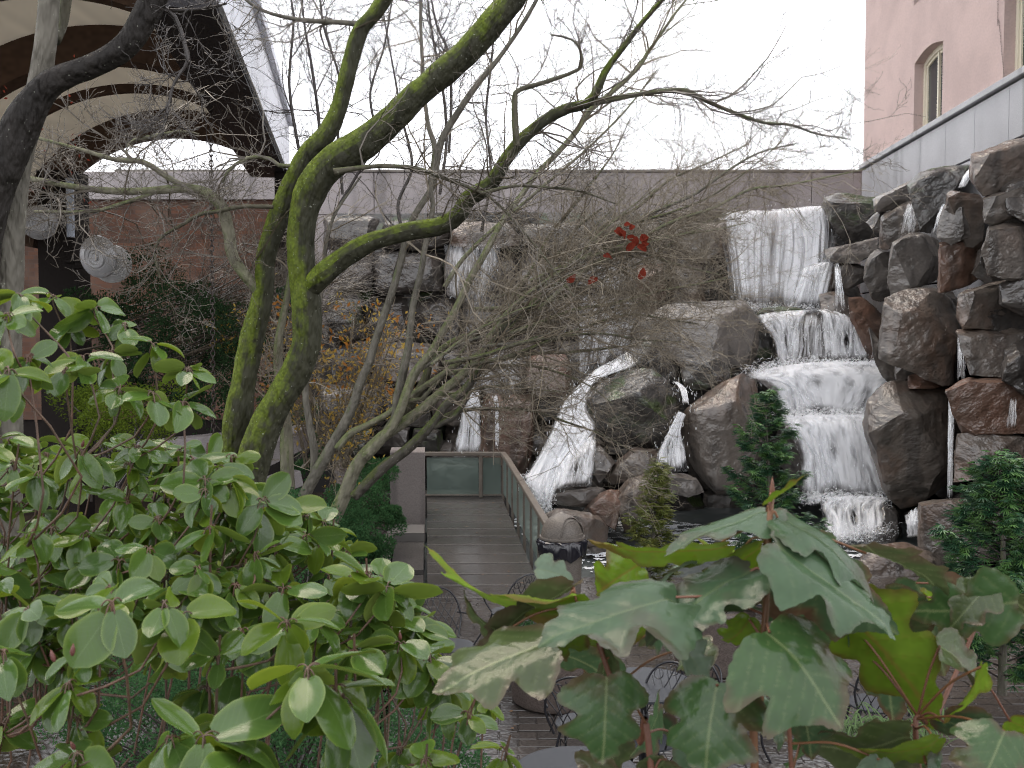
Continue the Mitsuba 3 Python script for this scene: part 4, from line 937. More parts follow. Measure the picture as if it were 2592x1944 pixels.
# ---- brushwood behind the mossy tree, in front of the brick wall
tb2 = thing('brushwood', 'tangled bare brushwood with dark ivy in front of the brick wall', 'shrub')
twE = Twigs(); lv = []
for k in range(46):
    u = tr_.uniform(290, 580); v = tr_.uniform(650, 810)
    p = [(u - 160, v + tr_.uniform(10, 60)), (u - 40, v - 10), (u + 90, v - tr_.uniform(20, 80)), (u + 200, v - tr_.uniform(40, 190))]
    Yk = tr_.uniform(12.2, 15.5)
    c = catmull([D(a, b, Yk) for a, b in p], KN); r = np.linspace(.02, .006, KN)
    twE.add(c, r)
    sprout(twE, c, r, 9, (.3, 1.1), 1, tr_, drift=(.3, 0, .25), spread=.6, kids=5, rmin=.002)
part(tb2, 'twigs', twE.mesh(), 'twig_brown', kind='stuff')
# ================================================================ plants
pl_ = np.random.default_rng(77)

def leaf_mat(c_mid, c_edge, rib, trans, rough, eta=1.5, wv=.0):
    def fn(p, n, uv):
        x, y = uv.x, dr.abs(uv.y - .5) * 2
        w = fbm(p.x * 14, p.y * 14, p.z * 14)
        c = mix(c_mid, c_edge, sst(.72, 1.0, y)) * (.7 + .6 * w)
        vein = 1 - sst(.03, .09, y)
        side = 1 - sst(.0, .12, dr.abs((x - y * .32) * 9 - dr.round((x - y * .32) * 9)))
        return mix(c, rib, dr.maximum(vein * .8, side * .10))
    return thin(mikit.proc(fn), rough, trans, eta)
def rhodo(c_mid, c_edge, front, trans, w):
    def fn(p, n, uv):
        y = dr.abs(uv.y - .5) * 2
        return mix(c_mid, c_edge, sst(.7, 1.0, y)) * (.7 + .6 * fbm(p.x * 14, p.y * 14, p.z * 14))
    def fr(p, n, uv):
        x, y = uv.x, dr.abs(uv.y - .5) * 2
        t = (x - y * .32) * 9; side = 1 - sst(.0, .14, dr.abs(t - dr.round(t)))
        c = mi.Color3f(front) * (.75 + .5 * fbm(p.x * 18, p.y * 18, p.z * 18))
        c = mix(c, mi.Color3f(.24, .3, .1), sst(.9, 1.0, y) * .5)
        return mix(c, mi.Color3f(.25, .33, .16), dr.maximum((1 - sst(.01, .05, y)) * .3, side * .08))
    return leafy(mikit.proc(fn), mikit.proc(fr), (.16, .2, .05), trans, w, .15, 1.5, 1.0)
scene['rhodo_leaf_a'] = rhodo((.1, .16, .018), (.17, .24, .03), (.04, .1, .028), .95, .42)
scene['rhodo_leaf_b'] = rhodo((.085, .14, .02), (.15, .22, .03), (.034, .082, .028), .8, .48)
scene['rhodo_leaf_c'] = rhodo((.14, .2, .015), (.22, .28, .03), (.06, .13, .022), 1.2, .32)

def oval_leaf(w=.5, cup=.06, bend=.22, roll=.0, nx=9, ny=6, seed=0):
    r = np.random.default_rng(seed)
    x = np.linspace(0, 1, nx)
    half = w * .5 * np.sqrt(np.clip(1 - (2 * np.clip(x, 0, 1) - 1) ** 2, 0, 1)) ** .8 * (1 + .18 * np.cos(np.pi * (x * 1.2 - .5)))
    half[0], half[-1] = w * .22, .03
    Y_ = np.linspace(-1, 1, ny)
    V, UV = [], []
    for i in range(nx):
        for yy in Y_:
            xx = x[i] - (.06 * (1 - abs(yy)) if i == 0 else 0)
            a = xx * bend * 2
            z = -bend * xx * xx + cup * (yy * yy) * half[i] / (w * .5) + roll * yy * half[i] + .012 * math.sin(9 * xx + seed) * abs(yy)
            V.append((xx * (1 - bend * .25 * xx) - (.07 * abs(yy) * (1 if i < 2 else 0)), yy * half[i], z)); UV.append((x[i], .5 + .5 * yy))
    V = np.array(V)
    f = []
    for i in range(nx - 1):
        for j in range(ny - 1):
            a = i * ny + j
            f += [(a, a + ny, a + ny + 1), (a, a + ny + 1, a + 1)]
    return trimesh.Trimesh(V, f, process=False), np.array(UV)

# ---- the rhododendron in the left foreground
rh = thing('rhododendron', 'large leaved rhododendron bush with glossy oval leaves filling the near left corner', 'shrub')
protos = [oval_leaf(w, c, b, r, seed=i) for i, (w, c, b, r) in enumerate([(.56, .05, .18, .1), (.66, .07, .12, -.1), (.5, .04, .3, .0), (.72, .09, .2, .15), (.56, -.04, .25, 0), (.62, .1, .05, -.15), (.68, .06, -.08, .1), (.54, .12, .35, -.1)])]
vtop = lambda u: np.interp(u, [-60, 0, 180, 300, 480, 560, 640, 760, 860, 930, 1050, 1150], [930, 940, 950, 965, 975, 1040, 1075, 1180, 1270, 1400, 1470, 1580])
wh = [(115, 640, 2.5), (205, 668, 2.5), (330, 745, 2.4), (405, 800, 2.3), (45, 640, 2.3), (15, 680, 2.1), (180, 770, 2.3), (140, 800, 2.2), (330, 850, 2.2), (395, 870, 2.25), (60, 770, 2.1), (240, 760, 2.4), (20, 800, 2.0), (260, 840, 2.3), (500, 985, 2.5), (470, 1010, 2.4), (850, 1280, 2.3), (800, 1250, 2.2), (940, 1460, 2.2), (1010, 1540, 2.1), (1090, 1620, 2.0), (270, 700, 2.5), (150, 700, 2.5)]
while len(wh) < 265:
    u = pl_.uniform(-80, 1060); vt = vtop(u)
    v = vt + (1760 - vt) * pl_.random() ** 1.35 * 1.0
    if v > 1420 and pl_.random() < .78: continue
    if 200 < u < 700 and 1380 < v < 1660 and pl_.random() < .5: continue
    k = (v - vt) / (1760 - vt)
    Yk = (2.75 - .5 * np.clip((u - 300) / 800, -1, 0)) * (1 - k) + 1.55 * k + pl_.normal(0, .22)
    if 1.15 < Yk < 3.5: wh.append((u, v, Yk))
roots = [np.array([x, y, 1.35]) for x, y in ((-1.5, 2.4), (-1.1, 2.2), (-.8, 2.6), (-1.8, 2.9), (-.55, 2.3), (-1.2, 1.7))]
leaves, stems, buds = [], Twigs(), []
for (u, v, Yk) in wh:
    c = D(u, v, Yk)
    ax = np.array([pl_.normal(.06, .22), pl_.normal(-.22, .22), 1.0]); ax /= np.linalg.norm(ax)
    n = int(pl_.integers(5, 9)); ph = pl_.uniform(0, 6.28)
    s1 = np.cross(ax, (0, 1, 0)); s1 /= np.linalg.norm(s1); s2 = np.cross(ax, s1)
    big = pl_.uniform(.058, .088) * (1.0 if Yk > 1.75 else 1.3)
    for i in range(n):
        a = ph + i * 2.4 + pl_.normal(0, .2)
        el = pl_.uniform(-1.2, .1) if i > 1 else pl_.uniform(-.5, .45)
        h = math.cos(a) * s1 + math.sin(a) * s2
        d = h * math.cos(el) + ax * math.sin(el)
        up = ax * math.cos(el) - h * math.sin(el)
        tw_ = pl_.normal(0, .5)
        side = np.cross(up, d)
        up2 = up * math.cos(tw_) + side * math.sin(tw_); side2 = np.cross(up2, d)
        L = big * pl_.uniform(.75, 1.15)
        b0 = c + d * L * .22 + ax * pl_.uniform(-.012, .006)
        M = np.eye(4); M[:3, 0], M[:3, 1], M[:3, 2], M[:3, 3] = d * L, side2 * L, up2 * L, b0
        leaves.append((L / b0[1] if b0[1] > .3 else 9, M, int(pl_.integers(len(protos))), ('rhodo_leaf_a', 'rhodo_leaf_b', 'rhodo_leaf_c')[int(pl_.choice(3, p=[.45, .33, .22]))], b0))
        q = np.array([c + (b0 - c) * t for t in np.linspace(0, 1, KN)]); q[:, 2] += .006 * np.sin(np.linspace(0, np.pi, KN))
        stems.add(q, np.full(KN, .0013))
    if pl_.random() < .1: buds.append((c, ax))
C_ = np.array([D(*w_) for w_ in wh])
for k, c in enumerate(C_):                                  # every shoot springs from one lower down, or from the ground
    d = C_ - c
    ok = (d[:, 2] < -.05) & (np.linalg.norm(d, axis=1) < .42) & (np.abs(d[:, 1]) < .3)
    if ok.any() and pl_.random() < .93:
        j = np.where(ok)[0]; t = C_[j[int(np.argmin(np.linalg.norm(d[j] - np.array([-.12, 0, -.16]), axis=1)))]] - [.01, 0, .03]
    else: t = np.array([c[0] - pl_.uniform(.3, .9), c[1] + pl_.uniform(-.1, .3), 1.35])
    L_ = np.linalg.norm(t - c)
    q = catmull([t, (t + c) / 2 + np.array([.06, 0, -.07]) * L_ * 2 + pl_.normal(0, .02, 3), c - [0, 0, .02], c], KN)
    stems.add(q, np.linspace(.0022 + .002 * min(L_, 1.2), .0019, KN))
leaves.sort(key=lambda l: -l[0] * (1 if abs(l[4][0] / l[4][1]) < .52 and l[4][2] > HC - .5 * l[4][1] else .3))
ply_of = {}
for i, (m, uv) in enumerate(protos):
    for mt in ('rhodo_leaf_a', 'rhodo_leaf_b', 'rhodo_leaf_c'): ply_of[i, mt] = mikit.ply(m, mt, True, uv=uv)
restl = {}
for n, (w_, M, i, mt, b0) in enumerate(leaves):
    if n < 300: scene[number(rh + '__leaf')] = {**ply_of[i, mt], 'to_world': T(M.tolist())}
    else: restl.setdefault(mt, []).append((placed(protos[i][0], M), protos[i][1]))
for mt, ls in restl.items():
    part(rh, 'foliage', join([a for a, b in ls]), mt, True, kind='stuff', uv=np.vstack([b for a, b in ls]))
part(rh, 'stems', stems.mesh(6), 'stem_red_brown', True, kind='stuff')
scene['stem_red_brown'] = two(pr(mikit.proc(lambda p, n, uv: mix((.12, .06, .04), (.075, .055, .035), noise(p.x * 9, p.y * 9, p.z * 9)) * (.6 + .8 * noise(p.x * 90, p.y * 90, p.z * 60))), .5))
bud = lathe([(0, -.006), (.0028, -.003), (.004, .002), (.0028, .008), (0, .015)], 10)
scene['bud_pink'] = pr((.12, .04, .032), .45)
for (c, ax) in buds[:40] + [(D(155, 1430, 1.5), np.array([.1, 0, 1])), (D(122, 1442, 1.5), np.array([-.3, 0, 1]))]:
    a, s, u_ = frame(ax, (0, 1, 0)); M = np.eye(4); M[:3, 0], M[:3, 1], M[:3, 2], M[:3, 3] = s, u_, a, c + a * .014
    part(rh, 'bud', placed(bud, M), 'bud_pink', True)

# ---- the oak leaved shrub in the right foreground
hy = thing('hydrangea', 'lobed leaved hydrangea shrub on red brown stems, leaves drooping and turning purple, near right corner', 'shrub')
half = [(-.02, .02), (-.07, .1), (-.03, .24), (.1, .36), (.24, .43), (.33, .40), (.38, .29), (.43, .24), (.5, .31), (.6, .36), (.69, .33), (.73, .22), (.77, .16), (.86, .13), (.94, .06), (1.0, 0)]
def lobed_leaf(seed, droop, cup, curl, wide=1.0, pal='grey', sp_=.026):
    r = np.random.default_rng(seed)
    h = np.array(half) * [1, wide]; h = h + np.c_[r.normal(0, .012, len(h)), r.normal(0, .022, len(h))]; h[-1] = (1, 0)
    h2 = np.array(half) * [1, wide] + np.c_[r.normal(0, .012, len(half)), r.normal(0, .022, len(half))]; h2[-1] = (1, 0)
    o = np.vstack([h, (h2 * [1, -1])[::-1][1:]])
    o = catmull(np.vstack([o, o[:1]]), 150)[:-1]
    c0 = np.array([.4, 0]); o = c0 + (o - c0) * (1 + .022 * np.sign(np.sin(np.arange(len(o)) * 2.1)) * r.uniform(.3, 1, len(o)))[:, None]
    pg = Polygon(o).buffer(0)
    if pg.geom_type != 'Polygon': pg = max(pg.geoms, key=lambda g: g.area)
    bd_ = np.array([pg.exterior.interpolate(t, normalized=True).coords[0] for t in np.linspace(0, 1, 150, endpoint=False)])
    X, Y_ = np.meshgrid(np.arange(-.1, 1.02, sp_), np.arange(-.6, .6, sp_)); q = np.c_[X.ravel(), Y_.ravel()] + r.normal(0, .003, (X.size, 2))
    inn = pg.buffer(-sp_ * .6)
    q = np.array([p for p in q if inn.contains(Point(p))])
    q = np.vstack([q, np.c_[np.arange(0, .98, sp_ * .7), np.zeros(len(np.arange(0, .98, sp_ * .7)))]])
    pts = np.vstack([bd_, q])
    tri = Delaunay(pts).simplices
    keep = [pg.contains(Point(pts[t].mean(0))) for t in tri]
    f = tri[np.array(keep)]
    a = pts[f]; cr = (a[:, 1, 0] - a[:, 0, 0]) * (a[:, 2, 1] - a[:, 0, 1]) - (a[:, 1, 1] - a[:, 0, 1]) * (a[:, 2, 0] - a[:, 0, 0])
    f[cr < 0] = f[cr < 0][:, ::-1]
    x, y = pts[:, 0], pts[:, 1]
    edge = np.array([pg.exterior.distance(Point(p)) for p in pts])
    e = np.clip(1 - edge / .09, 0, 1)
    nz = meshkit.fbm(np.c_[pts * 3, np.full(len(pts), seed * 1.7)], 4, seed)
    vein = np.abs((x - np.abs(y) * .75) * 6.5 - np.round((x - np.abs(y) * .75) * 6.5))
    rib = np.clip(1 - np.abs(y) / .014, 0, 1); sv = np.clip(1 - vein / .09, 0, 1)
    z = -droop * x * x + cup * y * y * 2.2 - .009 * sv * (1 - rib) + .03 * np.clip(np.abs(y) * 6, 0, 1) + curl * e * (nz - .42) * 1.1 + .13 * (meshkit.fbm(np.c_[pts * 2.2, np.full(len(pts), seed * 3.1)], 2, seed + 1) - .5)
    V = np.c_[x * (1 - .2 * droop * x), y, z]
    P_ = {'grey': ((.06, .11, .05), (.11, .075, .06)), 'green': ((.045, .092, .03), (.075, .06, .03)), 'lime': ((.12, .2, .016), (.11, .085, .02)), 'dark': ((.05, .09, .04), (.1, .06, .035)), 'olive': ((.065, .09, .035), (.095, .075, .045)), 'pale': ((.2, .27, .19), (.2, .2, .14))}[pal]
    t = np.clip((nz - .5) * 4 + e * 1.0 - .25, 0, 1)[:, None]
    col = np.array(P_[0]) * (1 - t) + np.array(P_[1]) * t
    col = col * (.8 + .4 * meshkit.fbm(np.c_[pts * 12, np.zeros(len(pts))], 3, seed + 4))[:, None]
    k = np.maximum(rib * .75, sv * .32)[:, None]
    col = col * (1 - k * .8) + np.array((.2, .24, .11) if pal not in ('lime',) else (.2, .12, .03)) * k * .8
    return trimesh.Trimesh(V, f, process=False), col
VC = {'type': 'mesh_attribute', 'name': 'vertex_color'}
scene['hydrangea_leaf'] = leafy(VC, mikit.proc(lambda p, n, uv: mi.Color3f(.055, .095, .055) * (.5 + 1.0 * fbm(p.x * 25, p.y * 25, p.z * 25))), VC, .9, .36, .24, 1.5, .8)
scene['hydrangea_leaf_green'] = leafy(VC, VC, VC, .9, .38, .2, 1.5, 1.0)
#   base (u, v), tip (u, v), Y, depth change to the tip, roll (deg), wide, droop, cup, curl, colours
HL = [
    ((1655, 1112), (1418, 1140), 1.55, -.05, -38, 1.0, .12, -.1, .12, 'grey'),
    ((1680, 1118), (1950, 1195), 1.5, -.06, 30, 1.05, .25, -.12, .12, 'grey'),
    ((1678, 1180), (1978, 1330), 1.42, -.08, 22, 1.0, .12, -.15, .14, 'grey'),
    ((1870, 1195), (2062, 1248), 1.6, .04, 45, .85, .1, .15, .2, 'olive'),
    ((1662, 1365), (1850, 1560), 1.36, -.08, 5, 1.5, .12, -.12, .1, 'green'),
    ((1310, 1465), (1308, 1665), 1.4, -.03, 8, 1.15, .1, -.2, .12, 'green'),
    ((1548, 1480), (1512, 1690), 1.36, -.06, -12, 1.25, .12, -.2, .12, 'green'),
    ((1232, 1285), (893, 1350), 1.6, .10, 118, .7, .22, .1, .16, 'lime'),
    ((1235, 1275), (985, 1330), 1.63, .08, -55, .55, .25, .2, .2, 'olive'),
    ((1180, 1395), (928, 1482), 1.5, -.06, -14, 1.0, .05, -.1, .16, 'olive'),
    ((1460, 1290), (1150, 1345), 1.45, -.08, -22, 1.05, .1, -.12, .16, 'grey'),
    ((1420, 1325), (1650, 1262), 1.5, .02, 40, .9, .12, -.1, .14, 'grey'),
    ((1620, 1235), (1370, 1335), 1.48, -.08, -30, .85, .14, -.1, .14, 'grey'),
    ((1560, 1170), (1270, 1270), 1.65, .06, 112, .6, .2, .1, .15, 'lime'),
    ((1650, 1180), (1520, 1300), 1.6, .05, 100, 1.0, .2, .1, .12, 'lime'),
    ((1160, 1228), (1245, 1246), 1.9, .0, -10, 1.0, .1, .05, .1, 'pale'),
    ((1820, 1310), (2030, 1500), 1.6, .04, 95, .8, .2, .1, .16, 'lime'),
    ((1690, 1230), (1900, 1345), 1.55, .04, 125, .9, .2, .1, .1, 'dark'),
    ((2190, 1300), (1960, 1345), 1.6, .02, 60, .8, .16, .1, .2, 'green'),
    ((2120, 1440), (2080, 1590), 1.5, -.02, 95, .9, .2, .15, .25, 'lime'),
    ((2030, 1395), (2170, 1470), 1.55, -.02, 10, 1.0, .25, .1, .35, 'olive'),
    ((2170, 1580), (2110, 1720), 1.38, -.05, 0, 1.25, .1, -.15, .1, 'green'),
    ((1960, 1590), (1720, 1680), 1.5, .02, 85, .9, .2, .1, .2, 'olive'),
    ((2020, 1600), (1820, 1690), 1.45, .02, 100, .8, .2, .1, .2, 'lime'),
    ((2040, 1560), (2215, 1610), 1.5, .02, 75, .8, .2, .1, .2, 'dark'),
    ((1480, 1400), (1550, 1490), 1.6, .0, 0, 1.0, .15, .1, .3, 'pale'),
    ((1370, 1340), (1180, 1440), 1.55, .03, 110, .9, .2, .1, .2, 'lime'),
    ((1240, 1360), (1160, 1450), 1.55, .03, 80, .9, .2, .1, .2, 'lime'),
    ((1300, 1395), (1330, 1500), 1.6, .03, 70, .8, .2, .1, .2, 'olive'),
    ((1720, 1500), (1770, 1600), 1.5, .04, 80, 1.0, .2, .1, .1, 'dark'),
    ((1620, 1340), (1560, 1420), 1.6, .03, 60, .8, .2, .1, .3, 'lime'),
    ((1660, 1420), (1690, 1500), 1.5, .04, 100, .6, .2, .1, .1, 'lime'),
    ((1830, 1380), (1990, 1400), 1.65, .03, 70, .9, .2, .1, .3, 'dark'),
    ((2000, 1290), (2120, 1360), 1.75, .0, 30, .9, .2, .1, .2, 'lime'),
    ((1910, 1290), (2010, 1400), 1.75, .03, 100, .8, .2, .1, .2, 'green'),
    ((1080, 1370), (960, 1300), 1.65, .04, 95, .5, .2, .1, .2, 'olive'),
    ((1660, 1090), (1740, 1010), 1.5, -.02, 70, .4, .1, .2, .1, 'lime'),
    ((1500, 1215), (1390, 1265), 1.7, .03, -40, .8, .1, .1, .2, 'pale'),
    ((1440, 1640), (1380, 1730), 1.5, .03, 60, .9, .2, .1, .3, 'olive'),
    ((1900, 1640), (1860, 1740), 1.45, .0, 30, .9, .2, .1, .3, 'pale'),
    ((2000, 1650), (2080, 1740), 1.45, .0, 10, .9, .2, .1, .3, 'grey'),
    ((1600, 1190), (1500, 1180), 1.7, .03, 140, .7, .1, .1, .2, 'lime'),
]
hr = np.random.default_rng(8)
gaps = [(1130, 1100, 1300, 1265), (1110, 1430, 1270, 1659), (1690, 1560, 1790, 1659), (1560, 1420, 1640, 1480), (1860, 1440, 1960, 1620), (1020, 1200, 1180, 1420), (880, 1200, 1020, 1659)]
while len(HL) < 66:
    u, v = hr.uniform(1130, 2230), hr.uniform(1190, 1700)
    if v < 1290 and 1240 < u < 1900 and hr.random() < .5: continue
    if any(a < u < c and b < v < d for a, b, c, d in gaps): continue
    a = hr.uniform(0, 6.28); L = hr.uniform(80, 190)
    HL.append(((u, v), (u + L * math.cos(a), v + L * (.25 + .75 * abs(math.sin(a)))), hr.uniform(1.6, 2.0), hr.uniform(-.04, .06), hr.uniform(-60, 130), hr.uniform(.7, 1.1), .2, hr.choice([-.15, .1]), hr.uniform(.12, .3), str(hr.choice(['dark', 'green', 'lime', 'olive', 'dark', 'grey']))))
stem_pts = catmull([D(1668, 1065, 1.52), D(1662, 1130, 1.5), D(1658, 1220, 1.48), D(1654, 1320, 1.46), D(1646, 1430, 1.45), D(1640, 1540, 1.45), D(1632, 1700, 1.44), [.42, 1.42, 1.4]], 60)
part(hy, 'stem', tubes(stem_pts[None], np.linspace(.0042, .0062, 60)[None], 10), 'stem_orange', True)
st2 = catmull([D(1245, 1300, 1.6), D(1285, 1370, 1.6), D(1325, 1480, 1.58), D(1380, 1600, 1.55), D(1410, 1700, 1.5), [.3, 1.5, 1.4]], 40)
part(hy, 'stem', tubes(st2[None], np.linspace(.0035, .0055, 40)[None], 10), 'stem_red', True)
st3 = catmull([D(2130, 1300, 1.7), D(2080, 1420, 1.66), D(2020, 1560, 1.6), D(1990, 1700, 1.55), [.85, 1.6, 1.4]], 40)
part(hy, 'stem', tubes(st3[None], np.linspace(.003, .005, 40)[None], 10), 'stem_red', True)
st4 = catmull([D(1690, 1490, 1.5), D(1705, 1570, 1.5), D(1712, 1700, 1.5), [.5, 1.5, 1.4]], 30)
part(hy, 'stem', tubes(st4[None], np.linspace(.0025, .004, 30)[None], 8), 'stem_red', True)
all_st = np.vstack([stem_pts, st2, st3, st4])
for k, (b, t, Yk, dy, roll, wide, droop, cup, curl, pal) in enumerate(HL):
    p0, p1 = D(*b, Yk), D(*t, Yk + dy)
    m, col = lobed_leaf(k + 3, droop * 1.9, cup * (2.1 if cup < 0 else 1), curl * 1.1, wide * 1.12, pal)
    x = p1 - p0; L = np.linalg.norm(x); x /= L
    n0 = np.array([0, -.55, .83]); n0 -= x * (n0 @ x); n0 /= np.linalg.norm(n0)
    y = np.cross(n0, x); a = math.radians(roll)
    n1 = n0 * math.cos(a) + y * math.sin(a); y1 = np.cross(n1, x)
    M = np.eye(4); M[:3, 0], M[:3, 1], M[:3, 2], M[:3, 3] = x * L, y1 * L, n1 * L, p0
    part(hy, 'leaf', placed(m, M), 'hydrangea_leaf' if pal in ('grey', 'pale') else 'hydrangea_leaf_green', True, color=col)
    j = all_st[np.argmin(np.linalg.norm(all_st - p0 + np.array([0, 0, .01]), axis=1))]
    if np.linalg.norm(j - p0) < .22:
        q = catmull([j, (j + p0) / 2 + [0, 0, .012], p0], 12)
        part(hy, 'petiole', tubes(q[None], np.full((1, 12), .0019), 8), 'stem_orange' if k % 2 else 'stem_red', True)
bud2 = lathe([(0, -.014), (.005, -.01), (.006, 0), (.003, .016), (0, .03)], 10)
part(hy, 'bud', placed(bud2, rotz(0, D(1668, 1058, 1.52), .7)), 'stem_red', True)

# ---- small leaved evergreen shrubs and ground cover
def speck_leaves(c, n, rad, size, rng, up=.5, squash=1.0):
    """n little folded leaves in lumps round the centres c (m,3) of radius rad (m,)"""
    i = rng.integers(0, len(c), n)
    d = rng.normal(0, 1, (n, 3)); d /= np.linalg.norm(d, axis=1, keepdims=True)
    d[:, 2] = np.abs(d[:, 2]) * (1 - .3 * rng.random(n)) * np.where(rng.random(n) < .8, 1, -1)
    q = c[i] + d * np.asarray(rad)[i][:, None] * (rng.uniform(.45, 1.0, (n, 1)) ** .5) * [1, 1, squash]
    ax = d * .6 + rng.normal(0, .55, (n, 3)) + [0, 0, up * .4]; ax /= np.linalg.norm(ax, axis=1, keepdims=True)
    nn = rng.normal(0, .5, (n, 3)) + d * .5 + [0, 0, up]; s = np.cross(ax, nn); s /= np.maximum(np.linalg.norm(s, axis=1, keepdims=True), 1e-6); nn = np.cross(s, ax)
    L = rng.uniform(*size, (n, 1)); w = L * rng.uniform(.36, .5, (n, 1))
    v = np.stack([q, q + ax * L * .45 + s * w * .5 + nn * L * .06, q + ax * L, q + ax * L * .45 - s * w * .5 + nn * L * .06, q + ax * L * .5 - nn * L * .02], 1)
    b = np.arange(n)[:, None] * 5
    f = np.vstack([np.hstack([b, b + 1, b + 4]), np.hstack([b + 1, b + 2, b + 4]), np.hstack([b + 2, b + 3, b + 4]), np.hstack([b + 3, b, b + 4])])
    return trimesh.Trimesh(v.reshape(-1, 3), f, process=False)
scene['box_leaf'] = thin(mikit.proc(lambda p, n, uv: mix((.028, .085, .035), (.075, .15, .06), noise(p.x * 37, p.y * 37, p.z * 37))), .28, .5, 1.6)
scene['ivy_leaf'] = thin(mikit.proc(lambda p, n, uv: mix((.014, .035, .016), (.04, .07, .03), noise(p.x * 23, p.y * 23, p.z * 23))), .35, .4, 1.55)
scene['moss_green'] = thin(mikit.proc(lambda p, n, uv: mix((.05, .08, .012), (.11, .15, .02), noise(p.x * 30, p.y * 30, p.z * 30))), .6, .6)

def lumps(cs, seed, k=6):
    r = np.random.default_rng(seed); C, R = [], []
    for (c, rad) in cs:
        for _ in range(k):
            C.append(np.array(c) + r.normal(0, rad * .5, 3) * [1, 1, .6]); R.append(rad * r.uniform(.35, .65))
    return np.array(C), np.array(R)
def shrub(label, cs, n, size, mat, seed, name='evergreen_shrub', k=6):
    key = thing(name, label, 'shrub')
    C, R = lumps(cs, seed, k)
    r = np.random.default_rng(seed)
    part(key, 'foliage', speck_leaves(C, n, R, size, r), mat, kind='stuff')
    tw = Twigs()
    base = np.mean([c for c, _ in cs], 0); base = np.array(base) - [0, 0, .5]
    for c in C[::2]:
        tw.add(catmull([base + r.normal(0, .1, 3), (base + c) / 2 + r.normal(0, .05, 3), c], KN), np.linspace(.008, .003, KN))
    part(key, 'branches', tw.mesh(5), 'twig_dark', kind='stuff')
    return key
shrub('rounded glossy evergreen shrub left of the granite pier by the walkway', [(D(780, 1100, 14.5), .5), (D(820, 1060, 15.2), .42), (D(745, 1150, 13.6), .45), (D(840, 1120, 14.3), .25), (D(800, 1010, 16), .35)], 15000, (.03, .055), 'box_leaf', 1)
shrub('low evergreen shrub beside the walkway kerb below the many stemmed tree', [(D(760, 1180, 12.2), .4), (D(800, 1200, 12.4), .26), (D(700, 1120, 12.6), .4), (D(740, 1240, 11.6), .3)], 11000, (.03, .05), 'box_leaf', 2)
shrub('spreading small leaved shrub in the bed under the rhododendron', [(D(620, 1120, 9.5), .4), (D(560, 1150, 8.5), .4), (D(680, 1190, 9.5), .35), (D(700, 1280, 8.4), .32), (D(640, 1230, 8.0), .35), (D(760, 1300, 8.6), .22)], 12000, (.022, .042), 'box_leaf', 3)
shrub('dense small leaved ground shrub at the bottom behind the rhododendron stems', [(D(u, v, Yk), .2) for u, v, Yk in ((300, 1600, 3.4), (420, 1560, 3.6), (540, 1500, 3.8), (640, 1440, 4.2), (620, 1560, 3.6), (720, 1520, 4.0), (780, 1600, 3.7), (860, 1620, 3.7), (900, 1560, 4.1), (520, 1620, 3.4), (690, 1640, 3.4), (980, 1640, 3.7), (800, 1480, 4.5), (450, 1430, 4.3), (200, 1560, 3.4), (360, 1480, 3.8))], 26000, (.011, .022), 'box_leaf', 4, k=7)
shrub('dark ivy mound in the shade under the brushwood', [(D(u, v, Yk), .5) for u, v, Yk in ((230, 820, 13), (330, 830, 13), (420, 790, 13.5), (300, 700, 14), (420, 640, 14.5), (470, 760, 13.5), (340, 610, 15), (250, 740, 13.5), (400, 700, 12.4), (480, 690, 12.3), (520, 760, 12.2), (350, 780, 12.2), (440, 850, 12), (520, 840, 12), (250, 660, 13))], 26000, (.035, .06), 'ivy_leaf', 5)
shrub('mossy green low shrub left of the dark opening', [(D(u, v, Yk), .22) for u, v, Yk in ((250, 880, 6.5), (210, 930, 6.2), (300, 930, 6.3), (180, 850, 6.6), (320, 880, 6.6))], 8000, (.012, .03), 'moss_green', 6)
shrub('small evergreen shrub between the thin tree stems and the granite rails', [(D(640, 900, 14), .3), (D(600, 860, 14.5), .25), (D(660, 960, 13.8), .2), (D(640, 1010, 13.4), .25)], 5000, (.03, .06), 'box_leaf', 8)
gc = speck_leaves(np.array([[x, y, float(bedz(np.array(x), np.array(y))) + .02] for x, y in zip(pl_.uniform(-5, -1.2, 260), pl_.uniform(3, 12, 260))]), 26000, np.full(260, .28), (.02, .045), pl_, squash=.25)
solo('ground_cover', gc, 'ivy_leaf', 'low dark leafy ground cover on the planting bed', kind='stuff')

# ---- yellow leaved witch hazel behind the mossy tree
wz = thing('witch_hazel', 'thin shrub with small yellow and orange leaves behind the mossy trunks', 'shrub')
tw = Twigs(); tips = []
wr = np.random.default_rng(61)
for k in range(26):
    u0 = wr.uniform(560, 900)
    c = catmull([D(700 + wr.uniform(-60, 60), 1010, 13), D((u0 + 700) / 2, 900, 12.5), D(u0, wr.uniform(640, 800), 12 + wr.uniform(-.8, .8))], KN)
    r = np.linspace(.016, .005, KN); tw.add(c, r)
    sprout(tw, c, r, 9, (.25, .8), 1, wr, spread=.7, kids=4, rmin=.0022, buds=tips)
part(wz, 'twigs', tw.mesh(), 'twig_pale', kind='stuff')
scene['leaf_yellow'] = thin(mikit.proc(lambda p, n, uv: mix((.6, .44, .1), (.42, .26, .06), noise(p.x * 6, p.y * 6, p.z * 6))), .5, .9)
scene['leaf_rust'] = thin((.17, .032, .02), .5, .7)
scene['leaf_orange'] = thin((.38, .16, .035), .5, .9)
tips = np.array(tips)
sel = tips[wr.permutation(len(tips))[:700]]
part(wz, 'leaves', speck_leaves(sel, 1800, np.full(len(sel), .07), (.04, .075), wr), 'leaf_yellow', kind='stuff')
sel = np.array([D(u, v, Yk) for u, v, Yk in zip(wr.uniform(540, 940, 60), wr.uniform(650, 860, 60), wr.uniform(11.5, 13, 60))])
